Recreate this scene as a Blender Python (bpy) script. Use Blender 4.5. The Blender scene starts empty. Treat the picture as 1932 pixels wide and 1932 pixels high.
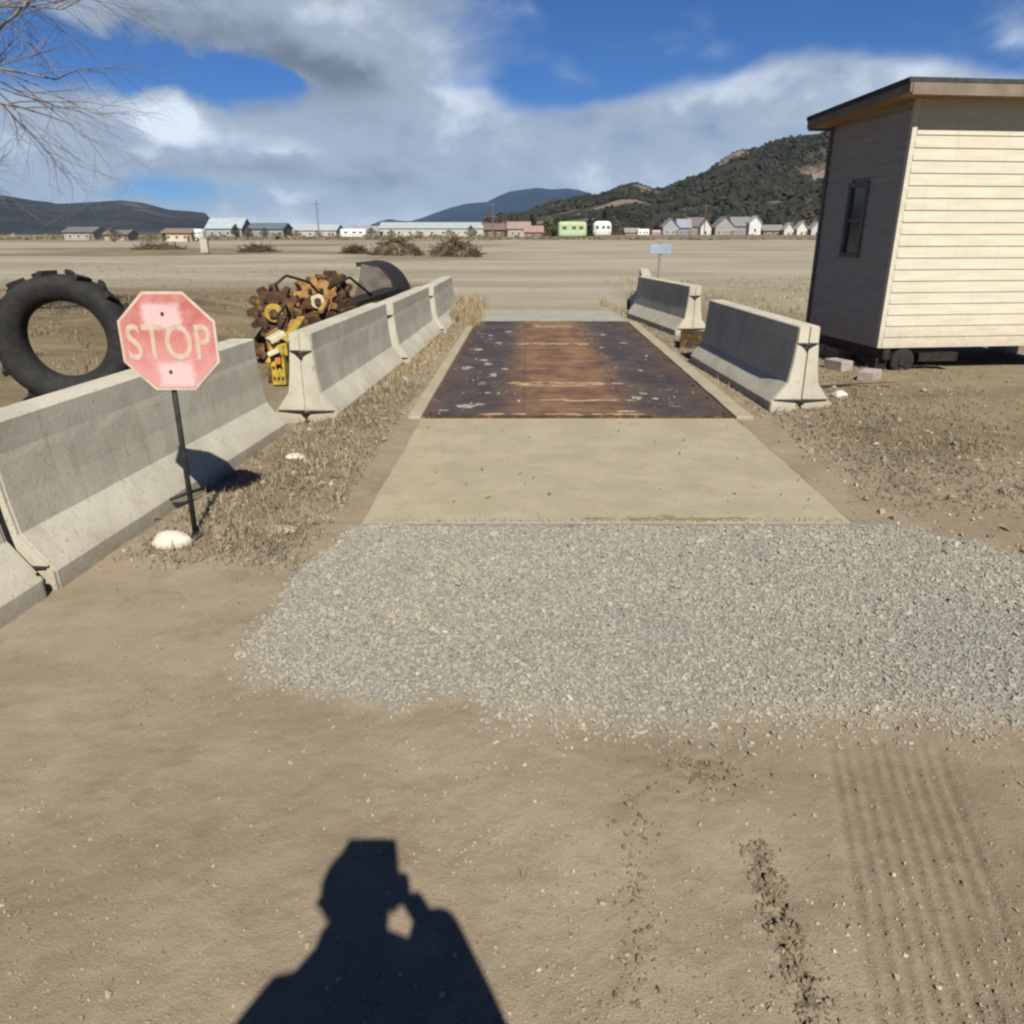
import bpy, bmesh, math, random
import numpy as np
from mathutils import Vector, Matrix
R = math.radians
rnd = random.Random(7)
rng = np.random.default_rng(11)
SC = bpy.context.scene
COL = SC.collection

# ------------------------------------------------------------------ camera, exposure, sun, sky
PITCH = R(19.94); FPX = 1450.0; CX, CY = 960.0, 966.0; CAMH = 1.6
cam = bpy.data.cameras.new('camera'); co = bpy.data.objects.new('camera', cam); COL.objects.link(co)
co.location = (0, 0, CAMH); co.rotation_euler = (R(90) - PITCH, 0, 0)
cam.sensor_width = 36; cam.lens = 36 * FPX / 1932; cam.shift_x = 6 / 1932
cam.clip_start = 0.02; cam.clip_end = 30000
SC.camera = co
SC.view_settings.view_transform = 'Standard'; SC.view_settings.look = 'None'
SC.view_settings.exposure = 0.91; SC.view_settings.gamma = 1
SC.view_settings.use_curve_mapping = False
SC.render.engine = 'CYCLES'
SC.cycles.pixel_filter_type = 'BLACKMAN_HARRIS'; SC.cycles.filter_width = 2.4
SC.cycles.max_bounces = 6; SC.cycles.volume_bounces = 1; SC.cycles.volume_max_steps = 64

KX, KY = -0.205, 1.0                       # shadow offset per metre of height
sl = bpy.data.lights.new('sun', 'SUN'); sl.energy = 5.0; sl.angle = R(0.53); sl.color = (1, .935, .82)
so = bpy.data.objects.new('sun', sl); COL.objects.link(so); so.location = (0, -20, 30)
so.rotation_euler = Vector((KX, KY, -1)).to_track_quat('-Z', 'Y').to_euler()
SUN_EL = math.atan(1 / math.hypot(KX, KY)); SUN_AZ = math.atan2(-KX, -KY)     # compass style: 0 = +Y, clockwise

class NT:
    """small node-tree helper"""
    def __init__(s, tree): s.t = tree; s.n = tree.nodes; s.l = tree.links
    def new(s, ty, **kw):
        n = s.n.new(ty)
        for k, v in kw.items(): setattr(n, k, v)
        return n
    def put(s, sock, v):
        if isinstance(v, bpy.types.NodeSocket) and sock.name == 'Base Color':
            n = s.new('ShaderNodeMix', data_type='RGBA', blend_type='MULTIPLY'); n.inputs[0].default_value = 1
            s.l.new(v, n.inputs[6]); n.inputs[7].default_value = (.82, .82, .82, 1); s.l.new(n.outputs[2], sock)
        elif isinstance(v, bpy.types.NodeSocket): s.l.new(v, sock)
        elif isinstance(v, (tuple, list)) and len(v) == 3 and sock.type == 'RGBA': sock.default_value = (*v, 1)
        else: sock.default_value = v
    def m(s, op, a, b=0.0, c=0.0, clamp=False):
        n = s.new('ShaderNodeMath', operation=op, use_clamp=clamp)
        for i, v in enumerate((a, b, c)): s.put(n.inputs[i], v)
        return n.outputs[0]
    def mix(s, f, a, b, mode='MIX'):
        n = s.new('ShaderNodeMix', data_type='RGBA', blend_type=mode)
        s.put(n.inputs[0], f); s.put(n.inputs[6], a); s.put(n.inputs[7], b)
        return n.outputs[2]
    def ramp(s, v, a, b, lo=0.0, hi=1.0):
        n = s.new('ShaderNodeMapRange', interpolation_type='SMOOTHSTEP')
        s.put(n.inputs[0], v); s.put(n.inputs[1], a); s.put(n.inputs[2], b); s.put(n.inputs[3], lo); s.put(n.inputs[4], hi)
        return n.outputs[0]
    def noise(s, vec, scale, detail=4, rough=.55, lac=2.0, dist=0.0):
        n = s.new('ShaderNodeTexNoise'); n.inputs['Scale'].default_value = scale
        n.inputs['Detail'].default_value = detail; n.inputs['Roughness'].default_value = rough
        n.inputs['Lacunarity'].default_value = lac; n.inputs['Distortion'].default_value = dist
        if vec is not None: s.l.new(vec, n.inputs['Vector'])
        return n.outputs['Fac']
    def vscale(s, vec, sc, off=(0, 0, 0)):
        n = s.new('ShaderNodeMapping'); s.l.new(vec, n.inputs[0]); n.inputs['Scale'].default_value = sc
        n.inputs['Location'].default_value = off; return n.outputs[0]
    def xyz(s, vec):
        n = s.new('ShaderNodeSeparateXYZ'); s.l.new(vec, n.inputs[0]); return n.outputs

w = bpy.data.worlds.new('World'); SC.world = w; w.use_nodes = True
w.node_tree.nodes.clear(); W = NT(w.node_tree)
sky = W.new('ShaderNodeTexSky', sky_type='NISHITA'); sky.sun_disc = False
sky.sun_elevation = SUN_EL; sky.sun_rotation = SUN_AZ; sky.altitude = 2200; sky.air_density = 1.15; sky.dust_density = .1; sky.ozone_density = 4.5
tc = W.new('ShaderNodeTexCoord').outputs['Generated']
dx, dy, dz = W.xyz(tc)
th = W.m('MULTIPLY', W.m('ARCTAN2', dx, dy), 57.2958)
ph = W.m('MULTIPLY', W.m('ARCSINE', dz), 57.2958)
nA = W.noise(W.vscale(tc, (1, 1, 1.6)), 5.0, 7, .58)
nB = W.noise(W.vscale(tc, (1, 1, 1.3), (3.1, 1.7, .4)), 11.0, 6, .52)
nC = W.noise(W.vscale(tc, (1, 1, 1.9), (7, 2, 5)), 7.0, 6, .52, dist=.3)
thw = W.m('ADD', th, W.m('MULTIPLY', W.m('SUBTRACT', nB, .5), 9.0))
phw = W.m('ADD', ph, W.m('ADD', W.m('MULTIPLY', W.m('SUBTRACT', nB, .5), 4.0), W.m('MULTIPLY', W.m('SUBTRACT', nC, .5), 2.5)))
def blob(a, b, ra, rb, amp, soft=1.0):
    u = W.m('DIVIDE', W.m('SUBTRACT', thw, a), ra); v = W.m('DIVIDE', W.m('SUBTRACT', phw, b), rb)
    q = W.m('ADD', W.m('MULTIPLY', u, u), W.m('MULTIPLY', v, v))
    return W.m('MULTIPLY', W.m('EXPONENT', W.m('MULTIPLY', q, -soft)), amp)
def total(parts, start):
    acc = start
    for p_ in parts: acc = W.m('ADD', acc, p_)
    return acc
# cloud bank standing over the hills, its top wandering with direction; broken cloud higher up
edge = W.m('ADD', 9.0, W.m('MULTIPLY', W.m('SINE', W.m('MULTIPLY', W.m('SUBTRACT', th, 11.5), .2)), 1.3))
band = W.ramp(W.m('SUBTRACT', edge, phw), -.9, 1.3, 0, 1.2)
high = W.ramp(ph, 14, 26, 0, 1)
cover = total([
    blob(-11.5, 13.2, 8.2, 3.9, 1.7), blob(-19, 13.6, 6.5, 2.1, 1.5), blob(-9, 9.5, 5.2, 1.8, .8), blob(-25.5, 13.5, 4.2, 3.2, .7),
    blob(-18.0, 8.9, 3.9, 1.15, -1.75), blob(-14.8, 8.1, 3.2, .8, -.7), blob(-22, 11.2, 4.0, 1.2, .7), blob(-21.3, 6.1, 2.1, 1.5, .9),
    blob(-23, 2.1, 5.0, .9, -.75), blob(-24.5, 7.6, 2.2, 1.2, .5), blob(-30, 4, 4, 4, .3),
    W.m('MULTIPLY', W.m('SUBTRACT', nC, .5), 1.9), W.m('MULTIPLY', W.m('SUBTRACT', nB, .5), .9),
    W.m('MULTIPLY', high, W.ramp(nA, .60, .78, 0, .8))], band)
cov = W.ramp(cover, .05, 1.15)
bright = total([
    blob(-21.3, 6.5, 1.9, 1.2, .75), blob(-23, 4.6, 2.2, .6, .30), blob(-14.5, 2.6, 3.5, .6, .28), blob(-13.5, 5.6, 2.4, .6, .25), blob(-3, 9.0, 1.6, 1.0, .25), blob(-2.5, 7.2, 4.5, 2.0, .22), blob(14, 8.6, 9, 1.7, .22), blob(25, 8.8, 7, 2.5, .14),
    blob(-8.5, 9.4, 5.0, 1.5, -.32), blob(-13, 11.8, 9, 2.4, -.30), blob(-14, 10.0, 5, .8, -.18), blob(-5, 12.3, 2.6, 1.6, .10), blob(-17.5, 4.5, 4.5, .9, -.28), blob(-9, 3.2, 7, 1.5, -.20),
    blob(2, 3.0, 7, 2.2, -.08), blob(-12, 6.0, 5, .8, -.10),
    blob(-4, .6, 40, 1.5, .16), blob(8, 5, 12, 3, .07), W.m('MULTIPLY', W.m('SUBTRACT', nC, .5), 1.1), W.m('MULTIPLY', W.m('SUBTRACT', nB, .5), .75)], .52)
bright = W.m('ADD', bright, 0.0, clamp=True)
ccol = W.mix(W.ramp(bright, .0, .52), (.082, .100, .130), (.196, .234, .288))
ccol = W.mix(W.ramp(bright, .5, 1.0), ccol, (.43, .475, .53))
bs = W.new('ShaderNodeBackground'); bs.inputs['Strength'].default_value = 0.05
W.put(bs.inputs['Color'], W.mix(1.0, sky.outputs[0], (.22, .44, .76), 'MULTIPLY'))
bc = W.new('ShaderNodeBackground'); bc.inputs['Strength'].default_value = 1.0; W.put(bc.inputs['Color'], ccol)
mx = W.new('ShaderNodeMixShader'); W.put(mx.inputs[0], W.m('MULTIPLY', cov, .96))
W.l.new(bs.outputs[0], mx.inputs[1]); W.l.new(bc.outputs[0], mx.inputs[2])
wo = W.new('ShaderNodeOutputWorld'); W.l.new(mx.outputs[0], wo.inputs['Surface'])

# ------------------------------------------------------------------ geometry helpers
def wx(px, d, z=0.0):
    """world x of something d metres ahead that sits at bearing px (photo 1932 wide)"""
    return (px - CX) / FPX * (d * math.cos(PITCH) + (CAMH - z) * math.sin(PITCH))
def wz(py, d): return CAMH - d * math.tan(PITCH + math.atan((py - CY) / FPX))

class MB:
    def __init__(s): s.v = []; s.f = []
    def add(s, vs, fs):
        o = len(s.v); s.v += [tuple(v) for v in vs]; s.f += [tuple(o + i for i in f) for f in fs]; return s
    def box(s, c, d, M=None):
        x, y, z = d[0] / 2, d[1] / 2, d[2] / 2
        vs = [Vector((c[0] + i * x, c[1] + j * y, c[2] + k * z)) for k in (-1, 1) for j in (-1, 1) for i in (-1, 1)]
        if M: vs = [M @ v for v in vs]
        return s.add(vs, [(0, 2, 3, 1), (4, 5, 7, 6), (0, 1, 5, 4), (2, 6, 7, 3), (1, 3, 7, 5), (0, 4, 6, 2)])
    def prism(s, pts, a, b, axis='y'):
        """closed outline pts (2D) from a to b along an axis; y: pts are (x,z); x: (y,z); z: (x,y)"""
        n = len(pts)
        put = {'y': lambda p, t: (p[0], t, p[1]), 'x': lambda p, t: (t, p[0], p[1]), 'z': lambda p, t: (p[0], p[1], t)}[axis]
        vs = [put(p, a) for p in pts] + [put(p, b) for p in pts]
        fs = [tuple(range(n))[::-1], tuple(range(n, 2 * n))] + [(i, (i + 1) % n, n + (i + 1) % n, n + i) for i in range(n)]
        return s.add(vs, fs)
    def tube(s, pts, rad, n=8, cap=True):
        if not isinstance(rad, (list, tuple)): rad = [rad] * len(pts)
        pts = [Vector(p) for p in pts]; rings = []; o = len(s.v)
        for i, p in enumerate(pts):
            t = (pts[min(i + 1, len(pts) - 1)] - pts[max(i - 1, 0)]).normalized()
            a = t.cross(Vector((0, 0, 1))) if abs(t.z) < .9 else t.cross(Vector((1, 0, 0)))
            a.normalize(); b = t.cross(a)
            for k in range(n):
                q = 2 * math.pi * k / n
                s.v.append(tuple(p + (a * math.cos(q) + b * math.sin(q)) * rad[i]))
        for i in range(len(pts) - 1):
            for k in range(n):
                s.f.append((o + i * n + k, o + i * n + (k + 1) % n, o + (i + 1) * n + (k + 1) % n, o + (i + 1) * n + k))
        if cap:
            s.f.append(tuple(o + k for k in range(n))[::-1]); s.f.append(tuple(o + (len(pts) - 1) * n + k for k in range(n)))
        return s
    def build(s, name, mat, parent=None, smooth=False, bevel=0, seg=2, kind=None, loc=None, rot=None):
        me = bpy.data.meshes.new(name); me.from_pydata(s.v, [], s.f)
        bm = bmesh.new(); bm.from_mesh(me); bmesh.ops.recalc_face_normals(bm, faces=bm.faces); bm.to_mesh(me); bm.free()
        if smooth: me.polygons.foreach_set('use_smooth', [True] * len(me.polygons))
        me.materials.append(mat)
        o = bpy.data.objects.new(name, me); COL.objects.link(o)
        if parent: o.parent = parent
        if loc: o.location = loc
        if rot: o.rotation_euler = rot
        if bevel:
            b = o.modifiers.new('bevel', 'BEVEL'); b.width = bevel; b.segments = seg; b.limit_method = 'ANGLE'; b.angle_limit = R(30)
        if kind: o['kind'] = kind
        return o

def raw(name, V, Fq, mat, kind=None, parent=None, smooth=False):
    """numpy verts / equal-sized faces to a mesh object"""
    me = bpy.data.meshes.new(name); k = Fq.shape[1]
    me.vertices.add(len(V)); me.vertices.foreach_set('co', V.astype(np.float32).ravel())
    me.loops.add(Fq.size); me.loops.foreach_set('vertex_index', Fq.astype(np.int32).ravel())
    me.polygons.add(len(Fq)); me.polygons.foreach_set('loop_start', np.arange(0, Fq.size, k, dtype=np.int32))
    me.update(calc_edges=True)
    me.polygons.foreach_set('use_smooth', np.full(len(Fq), smooth))
    me.materials.append(mat)
    o = bpy.data.objects.new(name, me); COL.objects.link(o)
    if kind: o['kind'] = kind
    if parent: o.parent = parent
    return o
def thing(name, label, cat, loc=(0, 0, 0), rz=0, group=None):
    o = bpy.data.objects.new(name, None); COL.objects.link(o); o.location = loc; o.rotation_euler = (0, 0, rz)
    o.empty_display_size = .2; return tag(o, label, cat, group)
def tag(o, label, cat, group=None):
    o['label'] = label; o['category'] = cat
    if group: o['group'] = group
    return o
def copy_tree(o, parent=None):
    c = o.copy(); COL.objects.link(c); c.parent = parent
    for ch in list(o.children): copy_tree(ch, c)
    return c
def lattice(ix, iy, seed):
    n = (ix.astype(np.int64) * 374761393 + iy.astype(np.int64) * 668265263 + seed * 1274126177) & 0xffffffff
    n = ((n ^ (n >> 13)) * 1274126177) & 0xffffffff
    return ((n ^ (n >> 16)) & 0xffff) / 65535.0
def vn(x, y, seed=0):
    ix = np.floor(x); iy = np.floor(y); fx = x - ix; fy = y - iy
    fx = fx * fx * (3 - 2 * fx); fy = fy * fy * (3 - 2 * fy)
    a = lattice(ix, iy, seed); b = lattice(ix + 1, iy, seed); c = lattice(ix, iy + 1, seed); d = lattice(ix + 1, iy + 1, seed)
    return (a + (b - a) * fx) * (1 - fy) + (c + (d - c) * fx) * fy
def fbm(x, y, seed=0, o=4):
    r = 0; a = .5; t = 0
    for i in range(o): r = r + a * vn(x * 2 ** i, y * 2 ** i, seed + i); t += a; a *= .5
    return r / t
def sstep(v, a, b): t = np.clip((v - a) / (b - a), 0, 1); return t * t * (3 - 2 * t)

# ------------------------------------------------------------------ materials
def mat(name, rough=.85, metal=0.0, spec=.3):
    m = bpy.data.materials.new(name); m.use_nodes = True; t = NT(m.node_tree)
    b = m.node_tree.nodes['Principled BSDF']; b.inputs['Roughness'].default_value = rough
    b.inputs['Metallic'].default_value = metal; b.inputs['Specular IOR Level'].default_value = spec
    t.b = b; t.pos = t.new('ShaderNodeTexCoord').outputs['Object']; return m, t
def bump(t, h, dist, strength=1.0):
    n = t.new('ShaderNodeBump'); n.inputs['Distance'].default_value = dist; n.inputs['Strength'].default_value = strength
    t.l.new(h, n.inputs['Height']); t.l.new(n.outputs[0], t.b.inputs['Normal'])
def simple(name, c1, c2, scale=6, rough=.85, metal=0.0, bmp=.002, spec=.3, lo=.35, hi=.65, c3=None, s3=2):
    m, t = mat(name, rough, metal, spec)
    n = t.noise(t.pos, scale, 6, .6); c = t.mix(t.ramp(n, lo, hi), c1, c2)
    if c3: c = t.mix(t.ramp(t.noise(t.vscale(t.pos, (1, 1, 1), (4, 9, 2)), s3, 5, .65), .52, .66), c, c3)
    t.put(t.b.inputs['Base Color'], c)
    if bmp: bump(t, t.noise(t.pos, scale * 6, 4, .6), bmp)
    return m
def island(name, cols, rough=.9, tint=None):
    m, t = mat(name, rough); g = t.new('ShaderNodeNewGeometry').outputs['Random Per Island']
    n = t.new('ShaderNodeValToRGB'); t.l.new(g, n.inputs[0]); e = n.color_ramp.elements
    for i, c in enumerate(cols):
        q = e[i] if i < 2 else e.new(1)
        q.position = i / (len(cols) - 1); q.color = (*c, 1)
    c = t.mix(.35, n.outputs[0], t.mix(t.noise(t.pos, 90, 2), (0, 0, 0), tuple(min(1, v * 1.6) for v in cols[len(cols) // 2])))
    if tint: c = t.mix(t.ramp(t.noise(t.pos, 1.3, 6, .65), .36, .62), t.mix(1.0, c, tint[0], 'MULTIPLY'), t.mix(1.0, c, tint[1], 'MULTIPLY'))
    t.put(t.b.inputs['Base Color'], c)
    return m

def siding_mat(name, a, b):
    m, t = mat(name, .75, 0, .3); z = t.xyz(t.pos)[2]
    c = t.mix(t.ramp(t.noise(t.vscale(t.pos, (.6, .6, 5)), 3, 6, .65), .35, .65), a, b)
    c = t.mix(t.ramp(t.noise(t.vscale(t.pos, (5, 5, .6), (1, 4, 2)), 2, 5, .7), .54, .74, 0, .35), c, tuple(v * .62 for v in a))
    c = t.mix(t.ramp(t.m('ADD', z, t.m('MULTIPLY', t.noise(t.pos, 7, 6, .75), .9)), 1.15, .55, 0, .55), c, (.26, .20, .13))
    t.put(t.b.inputs['Base Color'], c); bump(t, t.noise(t.vscale(t.pos, (1, 1, 9)), 14, 4, .6), .0015, .8); return m
def ground_mat():
    m, t = mat('soil', .95, 0, .15)
    geo = t.new('ShaderNodeNewGeometry').outputs['Position']
    def at(n): a = t.new('ShaderNodeAttribute'); a.attribute_name = n; return a.outputs['Fac']
    big = t.noise(geo, .9, 6, .6); mid = t.noise(geo, 5, 6, .65); fine = t.noise(geo, 60, 5, .7); grit = t.noise(geo, 210, 3, .6)
    dirt = t.mix(t.ramp(big, .36, .64), (.212, .170, .114), (.262, .216, .153))
    dirt = t.mix(t.ramp(mid, .5, .72, 0, .5), dirt, (.165, .130, .086)); dirt = t.mix(t.ramp(t.noise(t.vscale(geo, (1, 1, 1), (7, 3, 1)), 1.9, 5, .6), .52, .68, 0, .45), dirt, (.30, .26, .20))
    dirt = t.mix(t.ramp(grit, .60, .74, 0, .6), dirt, (.34, .30, .23))
    dirt = t.mix(t.ramp(fine, .60, .75, 0, .35), dirt, (.10, .08, .052))
    grav = t.mix(t.ramp(fine, .35, .65), (.17, .16, .13), (.26, .245, .20))
    lot = t.mix(t.ramp(t.noise(t.vscale(geo, (.05, .16, 1)), 1, 6, .6), .38, .62), (.235, .207, .150), (.32, .29, .22))
    lot = t.mix(t.ramp(mid, .45, .7, 0, .5), lot, (.20, .175, .13))
    sod = t.mix(t.ramp(t.noise(t.vscale(geo, (.25, .6, 1)), 1, 7, .65), .38, .62), (.115, .088, .050), (.195, .155, .095))
    sod = t.mix(t.ramp(t.noise(geo, 3.0, 5, .7), .52, .68, 0, .5), sod, (.26, .215, .12))
    c = t.mix(at('lot'), dirt, lot)
    c = t.mix(at('sod'), c, sod)
    c = t.mix(at('gravel'), c, grav)
    c = t.mix(at('dark_mask'), c, (.11, .088, .058))
    t.put(t.b.inputs['Base Color'], c)
    bump(t, t.m('ADD', t.m('MULTIPLY', fine, 1.0), t.m('MULTIPLY', grit, .9)), .008, .6)
    return m
SOIL = ground_mat()

def concrete(name, a, b, c, stain, wear=False):
    m, t = mat(name, .9, 0, .25)
    p = t.pos
    if wear:
        oi = t.new('ShaderNodeObjectInfo').outputs['Random']; va = t.new('ShaderNodeVectorMath', operation='ADD'); t.l.new(t.pos, va.inputs[0])
        cx = t.new('ShaderNodeCombineXYZ'); t.put(cx.inputs[0], t.m('MULTIPLY', oi, 37.0)); t.put(cx.inputs[1], t.m('MULTIPLY', oi, 91.0)); t.l.new(cx.outputs[0], va.inputs[1]); p = va.outputs[0]
    n = t.noise(p, 2.2, 7, .62); col = t.mix(t.ramp(n, .35, .65), a, b)
    col = t.mix(t.ramp(t.noise(t.vscale(p, (1, 1, .22), (3, 1, 0)), 5, 6, .7), .5, .72, 0, .7), col, c)
    col = t.mix(t.ramp(t.noise(p, 26, 5, .7), .57, .72, 0, .45), col, stain)
    h = t.noise(p, 40, 5, .65)
    if wear:
        z = t.xyz(t.pos)[2]
        drip = t.noise(t.vscale(p, (9, 9, .5), (1, 5, 0)), 1, 4, .6); col = t.mix(t.ramp(drip, .58, .78, 0, .3), col, (.15, .125, .09))
        chip = t.noise(t.vscale(p, (1, 1, 1), (2, 2, 8)), 11, 6, .75); ch = t.ramp(chip, .63, .67); col = t.mix(t.m('MULTIPLY', ch, .6), col, (.24, .215, .165))
        mud = t.ramp(t.m('ADD', z, t.m('MULTIPLY', t.noise(p, 6, 5, .7), .22)), .30, .08, 0, .75); col = t.mix(mud, col, (.27, .22, .15))
        vor = t.new('ShaderNodeTexVoronoi'); t.l.new(p, vor.inputs['Vector']); vor.inputs['Scale'].default_value = 38; pit = t.ramp(vor.outputs['Distance'], .10, .16, 1, 0)
        h = t.m('SUBTRACT', t.m('SUBTRACT', h, t.m('MULTIPLY', ch, .8)), t.m('MULTIPLY', pit, 1.2)); col = t.mix(t.m('MULTIPLY', pit, .5), col, (.15, .135, .11))
    t.put(t.b.inputs['Base Color'], col)
    bump(t, t.m('ADD', h, t.m('MULTIPLY', t.noise(p, 9, 4), .4)), .003, .7)
    return m
CONC = concrete('barrier_concrete', (.37, .35, .285), (.45, .425, .35), (.32, .295, .23), (.20, .18, .14), True)
SLAB = concrete('slab_concrete', (.272, .241, .163), (.318, .283, .198), (.250, .212, .138), (.20, .165, .105))
SLAB2 = concrete('far_slab_concrete', (.24, .24, .205), (.30, .295, .245), (.21, .20, .16), (.16, .15, .12))

def deck_mat():
    m, t = mat('rusty_worn_deck', .74, .15, .35)
    g = t.new('ShaderNodeNewGeometry').outputs['Position']; gx, gy, gz_ = t.xyz(g)
    n1 = t.noise(t.vscale(g, (1, .55, 1)), 2.4, 7, .65); n2 = t.noise(t.vscale(g, (.5, 2.2, 1), (5, 3, 1)), 3.2, 6, .7)
    n3 = t.noise(t.vscale(g, (.30, 3.0, 1), (1, 8, 2)), 2.0, 6, .7); fine = t.noise(g, 30, 6, .72)
    u = t.m('ADD', t.m('SUBTRACT', gx, t.m('ADD', .575 - 4.2 * .0225 - .03, t.m('MULTIPLY', gy, .0225))), t.m('MULTIPLY', t.m('SUBTRACT', n2, .5), .34))
    band = t.ramp(t.m('ABSOLUTE', u), .86, .26, 0, 1)
    edge = t.ramp(t.m('ABSOLUTE', u), 1.18, 1.42, 0, .6)
    dark = t.mix(t.ramp(n1, .38, .62), (.040, .034, .035), (.066, .052, .047)); dark = t.mix(t.ramp(n2, .47, .66, 0, .7), dark, (.092, .056, .040))
    dark = t.mix(t.ramp(fine, .60, .74, 0, .45), dark, (.16, .14, .12)); dark = t.mix(t.ramp(t.noise(t.vscale(g, (1, .8, 1), (11, 2, 3)), 3.4, 8, .75), .585, .65, 0, .65), dark, (.22, .20, .175))
    rust = t.mix(t.ramp(n1, .36, .62), (.120, .060, .034), (.200, .112, .055)); rust = t.mix(t.ramp(n3, .50, .66, 0, .75), rust, (.27, .185, .105))
    rust = t.mix(t.ramp(n2, .54, .70, 0, .7), rust, (.070, .036, .026)); rust = t.mix(t.ramp(fine, .58, .74, 0, .4), rust, (.07, .04, .03))
    c = t.mix(band, dark, rust); c = t.mix(edge, c, (.10, .055, .032))
    t.put(t.b.inputs['Base Color'], c); t.put(t.b.inputs['Roughness'], t.ramp(n1, .3, .7, .62, .88))
    bump(t, fine, .004, .9); return m
DECK = deck_mat()
STEEL = simple('dark_steel', (.02, .018, .016), (.05, .04, .032), 20, .6, .5)
RUST = simple('brown_rust', (.035, .02, .013), (.085, .045, .022), 9, .85, .1, .004, c3=(.21, .115, .035), s3=7)
RUST2 = simple('orange_rust', (.20, .095, .03), (.34, .20, .075), 8, .85, .05, .003, c3=(.09, .045, .02))
YELLOW = simple('worn_yellow_paint', (.42, .31, .035), (.28, .18, .035), 14, .7, 0, .003, c3=(.12, .07, .025), s3=12)
CREAMY = simple('sun_bleached_paint', (.50, .46, .33), (.42, .38, .26), 9, .7)
BLADE = simple('grey_steel_blade', (.10, .095, .085), (.16, .145, .12), 4, .6, .3, .002, c3=(.10, .075, .04), s3=3)
RUBBER = simple('black_rubber', (.012, .012, .012), (.022, .021, .02), 15, .85)
POLE = simple('black_pole_paint', (.012, .014, .012), (.03, .03, .024), 25, .6)
WHITE = simple('white_paint', (.62, .61, .57), (.55, .54, .50), 5, .6)
GLASS = simple('dark_window_glass', (.02, .024, .03), (.03, .035, .042), 3, .12, 0, 0, spec=.6)
BARK = simple('grey_bark', (.13, .11, .09), (.22, .19, .155), 14, .95, 0, .006)
TWIG = simple('pale_twigs', (.13, .115, .10), (.20, .18, .155), 8, .95, 0, 0)
BOULDER = simple('pale_stone', (.42, .40, .34), (.52, .49, .42), 8, .9, 0, .006)
BOULDER2 = simple('tan_stone', (.27, .23, .165), (.34, .29, .21), 8, .9, 0, .006)
WOOD = simple('weathered_wood', (.10, .075, .05), (.17, .13, .09), 8, .9, 0, .002)

# ------------------------------------------------------------------ ground sheet
def spaced(segs):
    out = [segs[0][0]]
    for a, b, st in segs:
        n = max(1, int(round((b - a) / st))); out += list(a + (b - a) * (np.arange(n) + 1) / n)
    return np.array(out)
def geo_out(a, b, n): return list(a * (b / a) ** (np.arange(1, n + 1) / n))
xs = spaced([(-5.2, -1.5, .035), (-1.5, 1.7, .011), (1.7, 5.6, .035)])
xs = np.concatenate([[-v for v in geo_out(5.2, 6400, 60)][::-1], xs, geo_out(5.6, 6400, 60)])
ys = spaced([(-3, .9, .15), (.9, 2.5, .0095), (2.5, 4.6, .018), (4.6, 9.5, .035), (9.5, 18, .09)])
ys = np.concatenate([[-v for v in geo_out(3, 6400, 30)][::-1], ys, geo_out(18, 6400, 110)])
GRAVEL = np.array([(2.2, 4.22), (-.9, 4.22), (-1.05, 3.6), (-1.13, 2.75), (-1.02, 2.52), (-.80, 2.38), (-.2, 2.32), (.0, 2.27), (.65, 2.25), (1.3, 2.28), (2.0, 2.25), (2.9, 2.4), (3.2, 3.0), (2.7, 3.7)])
def poly_sd(X, Y, P):
    d = np.full(X.shape, 1e9); inside = np.zeros(X.shape, bool); n = len(P)
    for i in range(n):
        a = P[i]; b = P[(i + 1) % n]; e = b - a; wx_ = X - a[0]; wy_ = Y - a[1]
        t = np.clip((wx_ * e[0] + wy_ * e[1]) / (e @ e), 0, 1)
        d = np.minimum(d, np.hypot(wx_ - e[0] * t, wy_ - e[1] * t))
        c = ((a[1] > Y) != (b[1] > Y)) & (X < (b[0] - a[0]) * (Y - a[1]) / (b[1] - a[1] + 1e-12) + a[0]); inside ^= c
    return np.where(inside, -d, d)
def axis_x(y): return .575 + (y - 4.2) * .0225          # centre line of the weighbridge
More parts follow.
